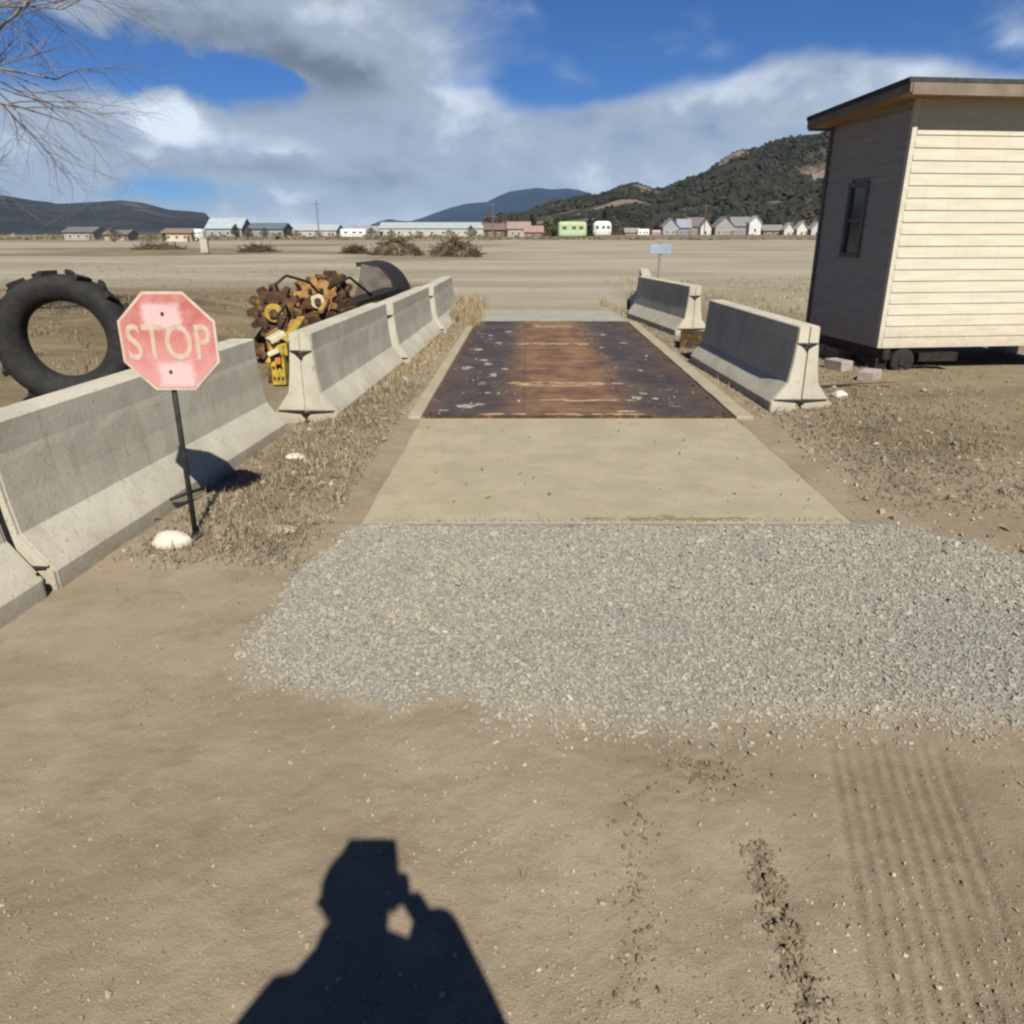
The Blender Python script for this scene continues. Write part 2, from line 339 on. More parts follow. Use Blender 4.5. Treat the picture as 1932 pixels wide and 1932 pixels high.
def height(X, Y, masks=False):
    near = np.exp(-np.clip(Y, 0, None) / 25) * np.exp(-np.abs(X) / 25)
    h = (fbm(X * .5, Y * .5, 3, 4) - .5) * .10 * near + (fbm(X * 3.2, Y * 3.2, 5, 4) - .5) * .032 * near
    h += (fbm(X * 30, Y * 30, 9, 3) - .5) * .006 * near
    gs = poly_sd(X, Y, GRAVEL) + (fbm(X * 5, Y * 5, 21, 3) - .5) * .13
    gm = 1 - sstep(gs, -.10, .05); h += gm * .018
    # tyre ruts on the right: ribs running away to the right
    u = X - (.775 + (Y - 1.18) * .285); rut = sstep(u, -.02, .03) * (1 - sstep(u, .36, .44)) * (1 - sstep(Y, 2.0, 2.3)) * sstep(Y, -1, 0)
    uw = u + (fbm(X * 4, Y * 4, 31, 3) - .5) * .012; ribs = sstep(np.cos(uw * 2 * np.pi / .044), -.5, .5) * (.45 + .55 * sstep(fbm(X * 7, Y * 3, 30, 3), .25, .5))
    h += rut * (.0070 * ribs + .004 * (fbm(X * 14, Y * 14, 34, 3) - .5) - .012)
    u2 = X - (.33 + (Y - 1.5) * .12); rib = np.exp(-(u2 / .05) ** 2) * (1 - sstep(Y, 1.9, 2.2)) * sstep(fbm(X * 9, Y * 9, 33, 3), .42, .6)
    h += rib * .005
    # churned line of clods
    u3 = X - (.665 + (Y - 1.3) * .05); cl = np.exp(-(u3 / .030) ** 2) * sstep(Y, .9, 1.1) * (1 - sstep(Y, 1.62, 1.72)) + .5 * np.exp(-((X - .60) ** 2 + (Y - 1.98) ** 2) / .012)
    h += cl * (fbm(X * 34, Y * 34, 41, 3) - .55) * .060 * sstep(fbm(X * 5, Y * 5, 46, 2), .35, .6)
    # low bank of earth left, and beside the barriers
    bank = np.exp(-(((Y - 15 - (X + 5) * .15) / 3.4) ** 2)) * sstep(-X, 3.6, 6.5) * np.exp(-np.clip(-X - 14, 0, None) / 12)
    h += bank * .42 * (.7 + .6 * fbm(X * .8, Y * .8, 50, 4))
    verge = np.exp(-((X + 1.42 - (Y - 6) * .045) / .22) ** 2) * sstep(Y, 3.2, 4.6) * (1 - sstep(Y, 16, 18)); h += verge * .05
    verge2 = sstep(X - axis_x(Y), 1.75, 2.5) * (1 - sstep(X, 4.5, 8)) * sstep(Y, 4.5, 6) * (1 - sstep(Y, 20, 26)); h += verge2 * (.02 + .09 * (fbm(X * 1.6, Y * 1.6, 60, 4) - .45))
    far = sstep(Y, 30, 60) * (1 - sstep(Y, 150, 400)); h += far * (fbm(X * .06, Y * .06, 70, 3) - .5) * .5
    # flat bed under slabs and deck
    a = np.abs(X - axis_x(Y)); bed = (1 - sstep(a, 1.40, 1.60)) * sstep(Y, 4.20, 4.26) * (1 - sstep(Y, 17.2, 17.9))
    h = h * (1 - bed) + bed * np.where(a < 1.42, -.06, -.004)
    front = (1 - sstep(a, 1.5, 1.9)) * sstep(Y, 3.75, 4.0) * (1 - sstep(Y, 4.20, 4.26)); h = h * (1 - front) + front * .010
    if not masks: return h
    lot = sstep(Y + X * .12 + (fbm(X * .3, Y * .3, 80, 3) - .5) * 5, 16.5, 20)
    leftbrown = (1 - sstep(Y - 2.2 * (fbm(X * .15, Y * .4, 82, 3) - .5) * 4, 22, 30)) * sstep(-X - .02 * Y, 1.7, 2.6) * sstep(Y, 5.5, 9)
    sod = np.clip(leftbrown + verge * .75 + verge2 * .75 + sstep(fbm(X * .03, Y * .09, 84, 4), .55, .62) * sstep(Y, 45, 60) * sstep(-X + Y * .02, -2, 8) * .9, 0, 1)
    sod = np.maximum(sod, sstep(Y, 215, 250) * .8)
    dark_mask = np.clip(cl * 1.2 * sstep(fbm(X * 20, Y * 20, 44, 3), .5, .62) * .7 + rut * (1 - ribs) * .30, 0, 1)  # darker soil colour among the clods and between the rut ribs
    return h, lot, sod, gm * (1 - .6 * sstep(-Y, -2.3, -2.1) * 0), dark_mask
XX, YY = np.meshgrid(xs, ys); HH, LOT, SOD, GRV, DARK_MASK = height(XX, YY, True)
nx, ny = len(xs), len(ys)
idx = np.arange(nx * ny).reshape(ny, nx)
Fq = np.stack([idx[:-1, :-1], idx[:-1, 1:], idx[1:, 1:], idx[1:, :-1]], -1).reshape(-1, 4)
g = raw('ground', np.stack([XX, YY, HH], -1).reshape(-1, 3), Fq, SOIL, 'structure', smooth=True)
for n_, a_ in (('lot', LOT), ('sod', SOD), ('gravel', GRV), ('dark_mask', DARK_MASK)):
    at_ = g.data.attributes.new(n_, 'FLOAT', 'POINT'); at_.data.foreach_set('value', a_.astype(np.float32).ravel())
def gz(x, y): return float(height(np.array([float(x)]), np.array([float(y)]))[0])

# ------------------------------------------------------------------ loose stones
def stones(name, P, size, matl, flat=.7, seed=1):
    r = np.random.default_rng(seed); n = len(P)
    base = np.array([(i, j, k) for k in (-1, 1) for j in (-1, 1) for i in (-1, 1)], float) * .55
    V = base[None] + r.uniform(-.30, .30, (n, 8, 3)); V *= r.uniform(.7, 1.3, (n, 1, 3)); V[:, :, 2] *= flat
    q = r.normal(size=(n, 4)); q[:, 1:3] *= .35; q /= np.linalg.norm(q, axis=1)[:, None]
    a, b, c, d = q[:, 0], q[:, 1], q[:, 2], q[:, 3]
    Rm = np.stack([a*a+b*b-c*c-d*d, 2*(b*c-a*d), 2*(b*d+a*c), 2*(b*c+a*d), a*a-b*b+c*c-d*d, 2*(c*d-a*b), 2*(b*d-a*c), 2*(c*d+a*b), a*a-b*b-c*c+d*d], -1).reshape(n, 3, 3)
    V = np.einsum('nij,nkj->nki', Rm, V) * size[:, None, None] + P[:, None, :]
    f = np.array([(0, 2, 3, 1), (4, 5, 7, 6), (0, 1, 5, 4), (2, 6, 7, 3), (1, 3, 7, 5), (0, 4, 6, 2)])
    tri = np.concatenate([f[:, [0, 1, 2]], f[:, [0, 2, 3]]])
    Fs = (tri[None] + (np.arange(n) * 8)[:, None, None]).reshape(-1, 3)
    return raw(name, V.reshape(-1, 3), Fs, matl, 'stuff')
GREY = island('crushed_stone', [(.20, .19, .165), (.28, .262, .215), (.33, .31, .255), (.25, .242, .215), (.30, .28, .225), (.42, .395, .33)], tint=((.91, .93, .95), (1.02, 1.0, .96)))
PEB = island('pebble_stone', [(.14, .11, .075), (.24, .20, .14), (.30, .26, .19), (.20, .17, .125), (.28, .24, .17), (.48, .44, .36)])
CLOD = island('soil_crumbs', [(.13, .10, .064), (.19, .152, .10), (.15, .12, .08)])
n = 150000
P = np.stack([rng.uniform(-1.5, 3.3, n), rng.uniform(1.9, 4.3, n)], -1)
sd = poly_sd(P[:, 0], P[:, 1], GRAVEL) + (fbm(P[:, 0] * 5, P[:, 1] * 5, 21, 3) - .5) * .13
lim = np.where(P[:, 0] > -.1, .22, .05)
keep = rng.uniform(0, 1, n) < np.clip((lim - sd) / (lim + .06), 0, 1) ** 2.2
keep &= (P[:, 1] < 4.15 + (fbm(P[:, 0] * 3, P[:, 0] * 0, 5) - .5) * .08) | (rng.uniform(0, 1, n) < .04)
P = P[keep]; s = rng.gamma(4, .0010, len(P)) + .0024 + (rng.uniform(0, 1, len(P)) < .03) * rng.uniform(.003, .009, len(P))
s *= np.where(P[:, 1] > 3, 1.12, 1)
stones('gravel', np.c_[P, height(P[:, 0], P[:, 1]) + s * .12], s, GREY, flat=.55, seed=3)
n = 60000
y_ = 1.0 + 9 * rng.uniform(0, 1, n) ** 1.7; x_ = rng.uniform(-1, 1, n) * (.75 * y_ + .7)
dens = .35 + .65 * sstep(fbm(x_ * 1.6, y_ * 1.6, 91, 3), .42, .6)
a_ = np.abs(x_ - axis_x(y_)); keep = (rng.uniform(0, 1, n) < dens) & ~((a_ < 1.5) & (y_ > 4.15)); x_, y_ = x_[keep], y_[keep]
s = rng.gamma(1.6, .0011, len(x_)) + .0012; s *= 1 + (y_ > 3.5) * .8
stones('pebbles', np.c_[x_, y_, height(x_, y_) + s * .2], s, PEB, seed=4)
n = 900; y_ = rng.uniform(.95, 1.7, n); x_ = .665 + (y_ - 1.3) * .05 + rng.normal(0, .022, n)
k2 = 200; y_ = np.r_[y_, rng.normal(1.98, .06, k2)]; x_ = np.r_[x_, rng.normal(.6, .09, k2)]
k3 = 160; yy = rng.uniform(1.2, 1.9, k3); y_ = np.r_[y_, yy]; x_ = np.r_[x_, .33 + (yy - 1.5) * .12 + rng.normal(0, .03, k3)]
s = rng.gamma(2.5, .0017, len(x_)) + .001
stones('soil_clods', np.c_[x_, y_, height(x_, y_) + s * .3], s, CLOD, seed=5)

def rock(name, label, loc, dims, matl, seed, group=None, rz=0):
    bm = bmesh.new(); bmesh.ops.create_icosphere(bm, subdivisions=3, radius=1)
    r = random.Random(seed); off = [r.uniform(0, 50) for _ in range(3)]
    from mathutils import noise
    for v in bm.verts:
        k = 1 + .16 * noise.noise(Vector(v.co) * 1.3 + Vector(off)) + .07 * noise.noise(Vector(v.co) * 3.5 + Vector(off))
        v.co = Vector((v.co.x * dims[0] * k, v.co.y * dims[1] * k, max(v.co.z, -.45) * dims[2] * k))
    me = bpy.data.meshes.new(name); bm.to_mesh(me); bm.free(); me.materials.append(matl)
    for p_ in me.polygons: p_.use_smooth = True
    o = bpy.data.objects.new(name, me); COL.objects.link(o); o.location = loc; o.rotation_euler = (0, 0, rz)
    return tag(o, label, 'rock', group)
rock('rock', 'smooth white stone on the dirt at the foot of the stop sign post', (-1.83, 3.86, gz(-1.83, 3.86) + .025), (.105, .075, .058), BOULDER, 2)
rock('rock', 'flat tan rock on the dirt right of the stop sign post', (-1.30, 4.10, gz(-1.3, 4.1) + .004), (.10, .06, .022), BOULDER2, 5)
rock('rock', 'small white stone in the dry weeds behind the sign shadow', (-1.56, 5.42, gz(-1.56, 5.42) + .008), (.07, .045, .028), BOULDER, 8)
rock('rock', 'pale stone lying right of the nearest right-hand barrier end', (3.36, 7.75, gz(3.36, 7.75) + .02), (.08, .07, .05), BOULDER, 9)

# ------------------------------------------------------------------ weighbridge: slabs, rims and steel deck
def strip(name, xa, xb, ya, yb, z0, z1, matl, parent, bevel=.006, jag=0):
    m = MB()
    n = max(1, int((yb - ya) / .15)) if jag else 1
    L = []; Rr = []
    for i in range(n + 1):
        y = ya + (yb - ya) * i / n; j1 = rnd.uniform(-jag, jag); j2 = rnd.uniform(-jag, jag)
        L.append((axis_x(y) + xa + j1, y)); Rr.append((axis_x(y) + xb + j2, y))
    m.prism(L + Rr[::-1], z0, z1, 'z'); return m.build(name, matl, parent, bevel=bevel)
wb = thing('weighbridge', 'truck scale with rusty steel deck set between two concrete slabs', 'truck scale', (0, 0, 0))
strip('approach_slab', -1.43, 1.43, 4.19, 6.88, -.20, .013, SLAB, wb, .004, .008)
strip('exit_slab', -1.47, 1.45, 14.98, 17.2, -.20, .022, SLAB2, wb, .012, .006)
strip('deck_rim', -1.56, -1.44, 6.89, 14.97, -.2, .030, SLAB, wb, .01, .004)
strip('deck_rim', 1.44, 1.60, 6.89, 14.97, -.2, .030, SLAB, wb, .01, .004)
strip('deck_bed', -1.43, 1.43, 6.90, 14.96, -.2, -.03, STEEL, wb, 0)
seams = [6.93, 8.55, 10.17, 11.79, 13.41, 14.95]
for r_ in range(5):
    for k_, (xa, xb, mm) in enumerate([(-1.425, -.5015, DECK), (-.4985, .4985, DECK), (.5015, 1.425, DECK)]):
        strip('deck_plate', xa, xb, seams[r_], seams[r_ + 1] - .008, -.01, .022 + rnd.uniform(-.002, .002), mm, wb, 0)
# rusty lip angle at the near and far ends of the deck
strip('edge_angle', -1.43, 1.43, 6.884, 6.925, -.05, .030, RUST, wb, .003)
strip('edge_angle', -1.43, 1.43, 14.955, 14.978, -.05, .028, RUST, wb, .003)
m = MB()
for r_ in range(5):
    for xo in (-1.36, 1.36):
        for yo in (.09, .8, 1.5):
            y = seams[r_] + yo; m.tube([(axis_x(y) + xo, y, .02), (axis_x(y) + xo, y, .030)], .016, 6)
b_ = m.build('bolt_head', STEEL, wb); b_['kind'] = 'stuff'
# dried mud left by wheels
MUD = simple('dried_mud', (.15, .135, .115), (.30, .28, .24), 16, .95, 0, .003)
RUSTMUD = simple('tan_silt', (.19, .13, .075), (.29, .21, .13), 9, .95, 0, .003)
def splat(m, x, y, rx, ry, z, seed):
    r = random.Random(seed); n = 22; ring = []
    for i in range(n):
        q = 2 * math.pi * i / n; k = .45 + .75 * r.random(); ring.append((x + math.cos(q) * rx * k, y + math.sin(q) * ry * k, z))
    inner = [(x + (a - x) * .55, y + (b - y) * .55, z + .006) for a, b, c in ring]
    m.add(ring + inner + [(x, y, z + .008)], [(i, (i + 1) % n, n + (i + 1) % n, n + i) for i in range(n)] + [(n + i, n + (i + 1) % n, 2 * n) for i in range(n)])
m = MB(); i = 0
for x, y, rx, ry in [(-.42, 7.35, .10, .10), (-.28, 7.42, .06, .05), (-.52, 9.6, .08, .13), (-.18, 9.1, .05, .16), (-.27, 9.9, .07, .10), (-.33, 10.2, .06, .07), (-.05, 9.5, .05, .08), (-.45, 11.2, .10, .12), (-.15, 11.9, .06, .1),
        (-.3, 12.8, .05, .1), (.0, 13.3, .07, .1), (1.30, 7.75, .07, .10), (1.40, 7.95, .05, .09), (1.22, 7.62, .05, .05), (1.48, 7.7, .04, .06), (1.55, 12.9, .06, .12), (1.35, 11.4, .04, .06), (1.75, 11.9, .07, .06), (-.22, 8.0, .035, .05), (1.6, 9.4, .04, .05), (-.62, 7.15, .05, .03), (1.1, 7.1, .12, .03)]:
    splat(m, x, y, rx, ry, .0265, i); i += 1
tag(m.build('dried_mud', MUD, kind='stuff'), 'grey dried mud patches on the steel deck', 'mud')
m = MB()
for y0, xa, xb, ww in [(8.55, .02, 1.25, .10), (8.44, .1, 1.0, .05), (11.79, .1, 1.2, .16), (6.98, -.3, 1.3, .04), (14.1, .5, 1.1, .3), (7.6, .3, 1.1, .05)]:
    for q in range(9):
        x = xa + (xb - xa) * (q + rnd.random()) / 9; splat(m, x, y0 + rnd.uniform(-.04, .04), .11 * rnd.uniform(.6, 1.3), ww * rnd.uniform(.5, 1.1), .0262, 100 + q)
tag(m.build('tan_silt', RUSTMUD, kind='stuff'), 'tan silt caught along the plate seams of the deck', 'silt')

m = MB(); r_s = random.Random(4)
for q in range(30): splat(m, .93 + r_s.gauss(0, .20), 4.225 + abs(r_s.gauss(0, .018)), r_s.uniform(.05, .13), r_s.uniform(.012, .03), .0142, 300 + q)
tag(m.build('spilled_soil', simple('spilled_soil', (.15, .115, .065), (.20, .16, .095), 30, .95, 0, .004), kind='stuff'), 'brown soil spilled on the near lip of the concrete slab', 'soil')
n = 900; x_ = axis_x(4.2) + rng.uniform(-1.4, 1.4, n); y_ = 4.20 + rng.gamma(1.1, .035, n); s = rng.gamma(4, .0011, n) + .002
stones('gravel', np.c_[x_, y_, .013 + s * .3], s, GREY, seed=44)
n = 220; y_ = rng.uniform(4.5, 14.8, n); x_ = axis_x(y_) + np.sign(rng.uniform(-1, 1, n)) * rng.uniform(.3, 1.4, n); s = rng.gamma(3, .0022, n) + .002
stones('deck_grit', np.c_[x_, y_, .024 + s * .3], s, PEB, seed=45)

# ------------------------------------------------------------------ concrete barriers
def barrier_proto():
    root = thing('concrete_barrier', 'x', 'barrier')
    half = [(.290, .0), (.285, .105), (.218, .195), (.148, .290), (.124, .45), (.108, .62), (.102, .66), (.098, .80), (.085, .81)]
    prof = [(x, z) for x, z in half] + [(-x, z) for x, z in half[::-1]]
    L = 3.02; n = 16; m = MB(); k = len(prof); r = random.Random(3)
    for i in range(n + 1):
        y = .02 + (L - .04) * i / n
        for x, z in prof: m.v.append((x + r.uniform(-.0015, .0015), y, z))
    for i in range(n):
        for j in range(k): m.f.append((i * k + j, i * k + (j + 1) % k, (i + 1) * k + (j + 1) % k, (i + 1) * k + j))
    m.f.append(tuple(range(k))[::-1]); m.f.append(tuple(n * k + j for j in range(k)))
    # end faces in two halves with a keyway between them, and stepped at cap and toe
    for ya, yb in ((0, .0215), (L - .0215, L)):
        for sx in (1, -1):
            for lo, hi in ((0, .118), (.136, .640), (.660, .805)):
                pts = []
                def wat(z):
                    for (x0, z0), (x1, z1) in zip(half, half[1:]):
                        if z <= z1: return x0 + (x1 - x0) * (z - z0) / (z1 - z0)
                    return half[-1][0]
                zs = [lo] + [z for x, z in half if lo < z < hi] + [hi]
                out = [(sx * (wat(z) - .006), z) for z in zs]; inn = [(sx * .010, hi), (sx * .010, lo)]
                m.prism(out + inn, ya, yb, 'y')
    body = m.build('concrete_body', CONC, root)
    for y in (-.012, L + .012):
        for z, wd in ((.650, .085), (.127, .25)):
            t = MB(); sgn = -1 if y < 0 else 1
            t.tube([(-wd, y - sgn * .006, z + .004), (-.045, y, z), (0, y + sgn * .022, z - .012), (.045, y, z), (wd, y - sgn * .006, z + .002)], [.006, .013, .020, .013, .006], 6)
            t.build('steel_loop', STEEL, root)
    for y in (-.002, L - .004):
        t = MB(); t.prism([(-.05, .0), (.05, .0), (.02, .045), (-.02, .045)], y, y + .006, 'y'); t.build('notch_shade_plate', STEEL, root)  # thin dark plate on the end face, drawing the shade of a notch
    return root
bp = barrier_proto(); first = True
spots = [
    (-2.160, 6.36, (-2.43, 3.34), 'nearest left barrier, behind the stop sign, flared out from the row'),
    (-1.80, 6.72, (-1.60, 9.74), 'left barrier with yellow machine piece beside its pale near end'),
    (-1.53, 9.80, (-1.38, 12.8), 'left barrier second from the far end, its pale end showing past the gap'),
    (-1.31, 12.87, (-1.22, 15.9), 'farthest barrier of the left row, ending by the exit slab'),
    (2.765, 7.20, (2.67, 10.22), 'large shaded barrier at right with bright stained end beside the deck corner'),
    (3.03, 12.95, (2.66, 15.95), 'middle right-hand barrier beyond the rusty box, its dark side facing the deck'),
    (2.86, 16.7, (3.30, 19.7), 'farthest right-hand barrier, only its pale end peeking out at left')]
for x, y, (x2, y2), lab in spots:
    o = bp if first else copy_tree(bp); first = False
    o.location = (x, y, -.012)
    o.rotation_euler = (0, 0, math.atan2(-(x2 - x), (y2 - y)))
    if lab.startswith('nearest left'):
        o.location = (x2, y2, -.012); o.rotation_euler = (0, 0, math.atan2(-(x - x2), (y - y2)))
    o['label'] = lab; o['group'] = 'concrete barriers lining the truck scale'
bn = copy_tree(bp); bn.location = (-2.70, .26, -.012); bn.rotation_euler = (0, 0, math.atan2(-.265, 3.03))
bn['label'] = 'barrier at the very left edge, nearer than the one behind the stop sign'; bn['group'] = 'concrete barriers lining the truck scale'

# rusted box at the foot of the right-hand barriers
rb = thing('rusty_steel_box', 'rusted open steel box lying between the two right-hand barriers', 'steel box', (2.86, 11.75, 0), R(-12))
t = MB()
for sx in (-1, 1): t.box((sx * .27, 0, .09), (.012, .66, .20))
for sy in (-1, 1): t.box((0, sy * .324, .09), (.53, .012, .20))
t.build('side_plate', RUST, rb); t = MB(); t.box((0, 0, .0), (.52, .63, .012)); t.build('bottom_plate', RUST, rb)
t = MB(); t.box((.05, -.1, .12), (.40, .40, .012), Matrix.Rotation(R(14), 4, 'X')); t.build('lid', RUST, rb)

# ------------------------------------------------------------------ stop sign
SX, SY = -1.746, 3.985
ss = thing('stop_sign', 'faded red STOP sign on a thin black post at the left', 'sign', (SX, SY, 0))
t = MB(); t.tube([(0, 0, -.05), (0, 0, .55), (.0, 0, 1.27)], .0145, 10); t.build('post', POLE, ss, smooth=True)
m_, t_ = mat('faded_sign_sheet', .55, 0, .4); o3 = t_.pos; X_, Y_, Z_ = t_.xyz(o3)
red = t_.mix(t_.ramp(t_.noise(o3, 9, 5, .6), .35, .65), (.37, .10, .088), (.44, .19, .17))
fade = t_.ramp(t_.m('ADD', Z_, t_.m('MULTIPLY', t_.noise(o3, 7, 4, .6), .2)), .22, -.12, 0, .75)
red = t_.mix(fade, red, (.52, .27, .245))
def boxmask(cx, cz, hx, hz, e=.02):
    wob = t_.m('MULTIPLY', t_.m('SUBTRACT', t_.noise(o3, 16, 5, .7), .5), .07)
    a = t_.m('ADD', t_.m('SUBTRACT', t_.m('ABSOLUTE', t_.m('SUBTRACT', X_, cx)), hx), wob)
    b = t_.m('ADD', t_.m('SUBTRACT', t_.m('ABSOLUTE', t_.m('SUBTRACT', Z_, cz)), hz), wob)
    return t_.ramp(t_.m('MAXIMUM', a, b), -e, e, 1, 0)
pale = t_.m('MAXIMUM', boxmask(-.02, .125, .095, .062), boxmask(.02, -.165, .085, .06))
red = t_.mix(t_.m('MULTIPLY', pale, .8), red, (.56, .43, .43))
t_.put(t_.b.inputs['Base Color'], red); FACE = m_
RIM = simple('sign_border', (.42, .33, .27), (.50, .42, .34), 14, .6); LET = simple('faded_letters', (.43, .30, .23), (.50, .38, .30), 22, .6)
sc_z = wz(645, SY - .03); sc_x = wx(318, SY - .03, sc_z) - SX
a8 = .246
def octa(r): return [(r / math.cos(R(22.5)) * math.cos(R(22.5 + 45 * i)), r / math.cos(R(22.5)) * math.sin(R(22.5 + 45 * i))) for i in range(8)]
pl = MB(); pl.prism(octa(a8), -.0015, .0015, 'y'); plate = pl.build('sign_plate', RIM, ss, loc=(sc_x, -.024, sc_z))
pl = MB(); pl.prism(octa(a8 - .013), -.0035, -.0018, 'y'); face = pl.build('red_face', FACE, plate)
def lettering(txt, size, name, matl, parent, loc):
    c = bpy.data.curves.new(name, 'FONT'); c.body = txt; c.size = size; c.extrude = .0006; c.align_x = 'CENTER'; c.align_y = 'CENTER'; c.offset = .0028; c.space_character = 1.02
    o = bpy.data.objects.new(name, c); COL.objects.link(o); bpy.context.view_layer.update()
    me = bpy.data.meshes.new_from_object(o.evaluated_get(bpy.context.evaluated_depsgraph_get())); bpy.data.objects.remove(o)
    me.materials.clear(); me.materials.append(matl); q = bpy.data.objects.new(name, me); COL.objects.link(q); q.parent = parent
    q.location = loc; q.rotation_euler = (R(90), 0, 0); q.scale = (.80, 1.12, 1); return q
lettering('STOP', .222, 'lettering', LET, plate, (0, -.0048, -.012))
for bz in (.14, -.15):
    t = MB(); t.tube([(0, -.036, sc_z + bz), (0, -.024, sc_z + bz)], .0075, 8); t.tube([(0, -.024, sc_z + bz), (0, .02, sc_z + bz)], .004, 6); t.build('bolt', STEEL, ss, loc=(sc_x * .5, 0, 0))
t = MB(); t.tube([(0, 0, .003), (0, 0, .02)], .05, 12); t.build('base_collar', POLE, ss)
rod = MB(); rod.tube([(-2.03, 4.37, gz(-2.03, 4.37) + .09), (-1.99, 4.58, .075), (-1.955, 4.79, .04)], .011, 8)  # dark rod added to draw a shadow-like line near the post base
tag(rod.build('shadow_line_rod', POLE, smooth=True), 'short black rod added as a shadow-like line on the barrier toe left of the sign post', 'rod')

# ------------------------------------------------------------------ tractor tyre behind the left barrier
tx, ty = -4.35, 7.7
tr = thing('tractor_tyre', 'large black tractor tyre standing behind the stop sign and barrier', 'tyre', (tx, ty, 0), R(12))
t = MB(); prof = [(.40, -.16), (.52, -.19), (.60, -.17), (.615, 0), (.60, .17), (.52, .19), (.40, .16), (.36, .0)]; n = 48
for i in range(n):
    q = 2 * math.pi * i / n
    for r_, w_ in prof: t.v.append((r_ * math.cos(q), w_, .62 + r_ * math.sin(q)))
k = len(prof)
for i in range(n):
    for j in range(k): t.f.append((i * k + j, i * k + (j + 1) % k, ((i + 1) % n) * k + (j + 1) % k, ((i + 1) % n) * k + j))
t.build('tyre_carcass', RUBBER, tr, smooth=True)
for i in range(26):
    q = 2 * math.pi * i / 26; t = MB(); s_ = 1 if i % 2 else -1
    t.box((0, s_ * .085, .625), (.05, .19, .045), Matrix.Translation((0, 0, .62)) @ Matrix.Rotation(q, 4, 'Y') @ Matrix.Rotation(s_ * R(28), 4, 'Z'))
    t.build('tread_lug', RUBBER, tr)

# ------------------------------------------------------------------ old machine with toothed wheels, and loader bucket
mc = thing('rusty_machine', 'old rusty machine with toothed wheels and yellow frame behind left barrier', 'machine', (0, 0, 0))
def toothed(name, c, r, teeth, matl, hubm, rz, wth=.16):
    M = Matrix.Translation(c) @ Matrix.Rotation(rz, 4, 'Z'); m = MB(); n = 28
    pts = [(r * math.cos(2 * math.pi * i / n), r * math.sin(2 * math.pi * i / n)) for i in range(n)]
    m.prism(pts, -wth / 2, wth / 2, 'y'); m.v = [tuple(M @ Vector(v)) for v in m.v]
    o = m.build(name, matl, mc, bevel=.01)
    for i in range(teeth):
        q = 2 * math.pi * i / teeth; t = MB()
        t.prism([(-.055, r - .02), (.055, r - .02), (.034, r + .085), (-.034, r + .085)], -wth * .42, wth * .42, 'y'); t.v = [tuple(M @ Matrix.Rotation(q, 4, 'Y') @ Vector((v[0], v[1], v[2]))) for v in t.v]; t.build('tooth', matl, o, bevel=.008)
    t = MB(); ring = lambda rr, a, b: t.prism([(rr * math.cos(2 * math.pi * i / 20), rr * math.sin(2 * math.pi * i / 20)) for i in range(20)], a, b, 'y')
    ring(r * .45, -wth / 2 - .05, -wth / 2); t.v = [tuple(M @ Vector(v)) for v in t.v]; t.build('hub', hubm, o, bevel=.01)
    t = MB(); t.prism([(r * .2 * math.cos(2 * math.pi * i / 12), r * .2 * math.sin(2 * math.pi * i / 12)) for i in range(12)], -wth / 2 - .09, -wth / 2 - .05, 'y')
    t.v = [tuple(M @ Vector(v)) for v in t.v]; t.build('axle_cap', RUST, o)
    for i in range(6):
        q = 2 * math.pi * i / 6; t = MB(); c2 = (r * .7 * math.cos(q), -wth / 2 - .012, r * .7 * math.sin(q))
        t.box(c2, (.05, .03, .05), M); t.build('wheel_bolt', STEEL, o)
    return o
toothed('toothed_wheel', (wx(520, 10, .7), 10.0, wz(588, 10)), .25, 12, RUST, YELLOW, R(8), .30)
toothed('toothed_wheel', (wx(590, 10.9, .8), 10.9, wz(566, 10.9)), .22, 10, RUST2, CREAMY, R(28), .34)
toothed('toothed_wheel', (wx(622, 11.4, .85), 11.5, wz(556, 11.4)), .24, 10, RUST, RUST, R(52), .26)
# frame: welded beams from the yellow foot to the axles
def beam(a, b, w_, matl, name='beam'):
    t = MB(); a = Vector(a); b = Vector(b); d = b - a; M = Matrix.Translation(a) @ d.to_track_quat('Y', 'Z').to_matrix().to_4x4()
    t.box((0, d.length / 2, 0), (w_[0], d.length, w_[1]), M); return t.build(name, matl, mc, bevel=.008)
yx = wx(531, 8.6, .4)
beam((yx - .02, 8.55, .02), (yx - .02, 8.55, .46), (.15, .17), YELLOW, 'yellow_leg')
beam((yx + .04, 8.5, .40), (-2.60, 9.9, .56), (.10, .13), YELLOW, 'yellow_arm')
beam((yx - .09, 8.46, .50), (yx + .05, 8.55, .58), (.17, .06), CREAMY, 'bleached_cap')
beam((yx - .10, 8.43, .36), (yx + .02, 8.45, .41), (.10, .05), CREAMY, 'bleached_bracket')
beam((yx - .03, 8.44, .29), (yx + .03, 8.44, .29), (.06, .07), simple('orange_patch', (.45, .14, .03), (.40, .16, .04), 8), 'orange_plate')
beam((yx - .16, 8.7, .0), (yx - .14, 8.85, .34), (.08, .12), RUST, 'rusty_leg')
beam((-2.9, 10.05, .35), (-2.1, 12.3, .42), (.34, .42), RUST, 'chassis_beam')
beam((-3.1, 10.2, .0), (-3.1, 10.3, .6), (.12, .12), RUST, 'rusty_leg')
beam((-2.35, 11.9, .0), (-2.35, 11.9, .4), (.14, .14), RUST, 'rusty_leg')
beam((-2.75, 10.6, .72), (-2.3, 11.6, .62), (.12, .14), RUST, 'cross_beam')
beam((-2.35, 11.5, .56), (-1.92, 13.2, .66), (.30, .20), STEEL, 'dark_housing')
beam((-3.05, 10.25, .30), (-2.65, 10.9, .38), (.42, .46), RUST, 'gear_case')
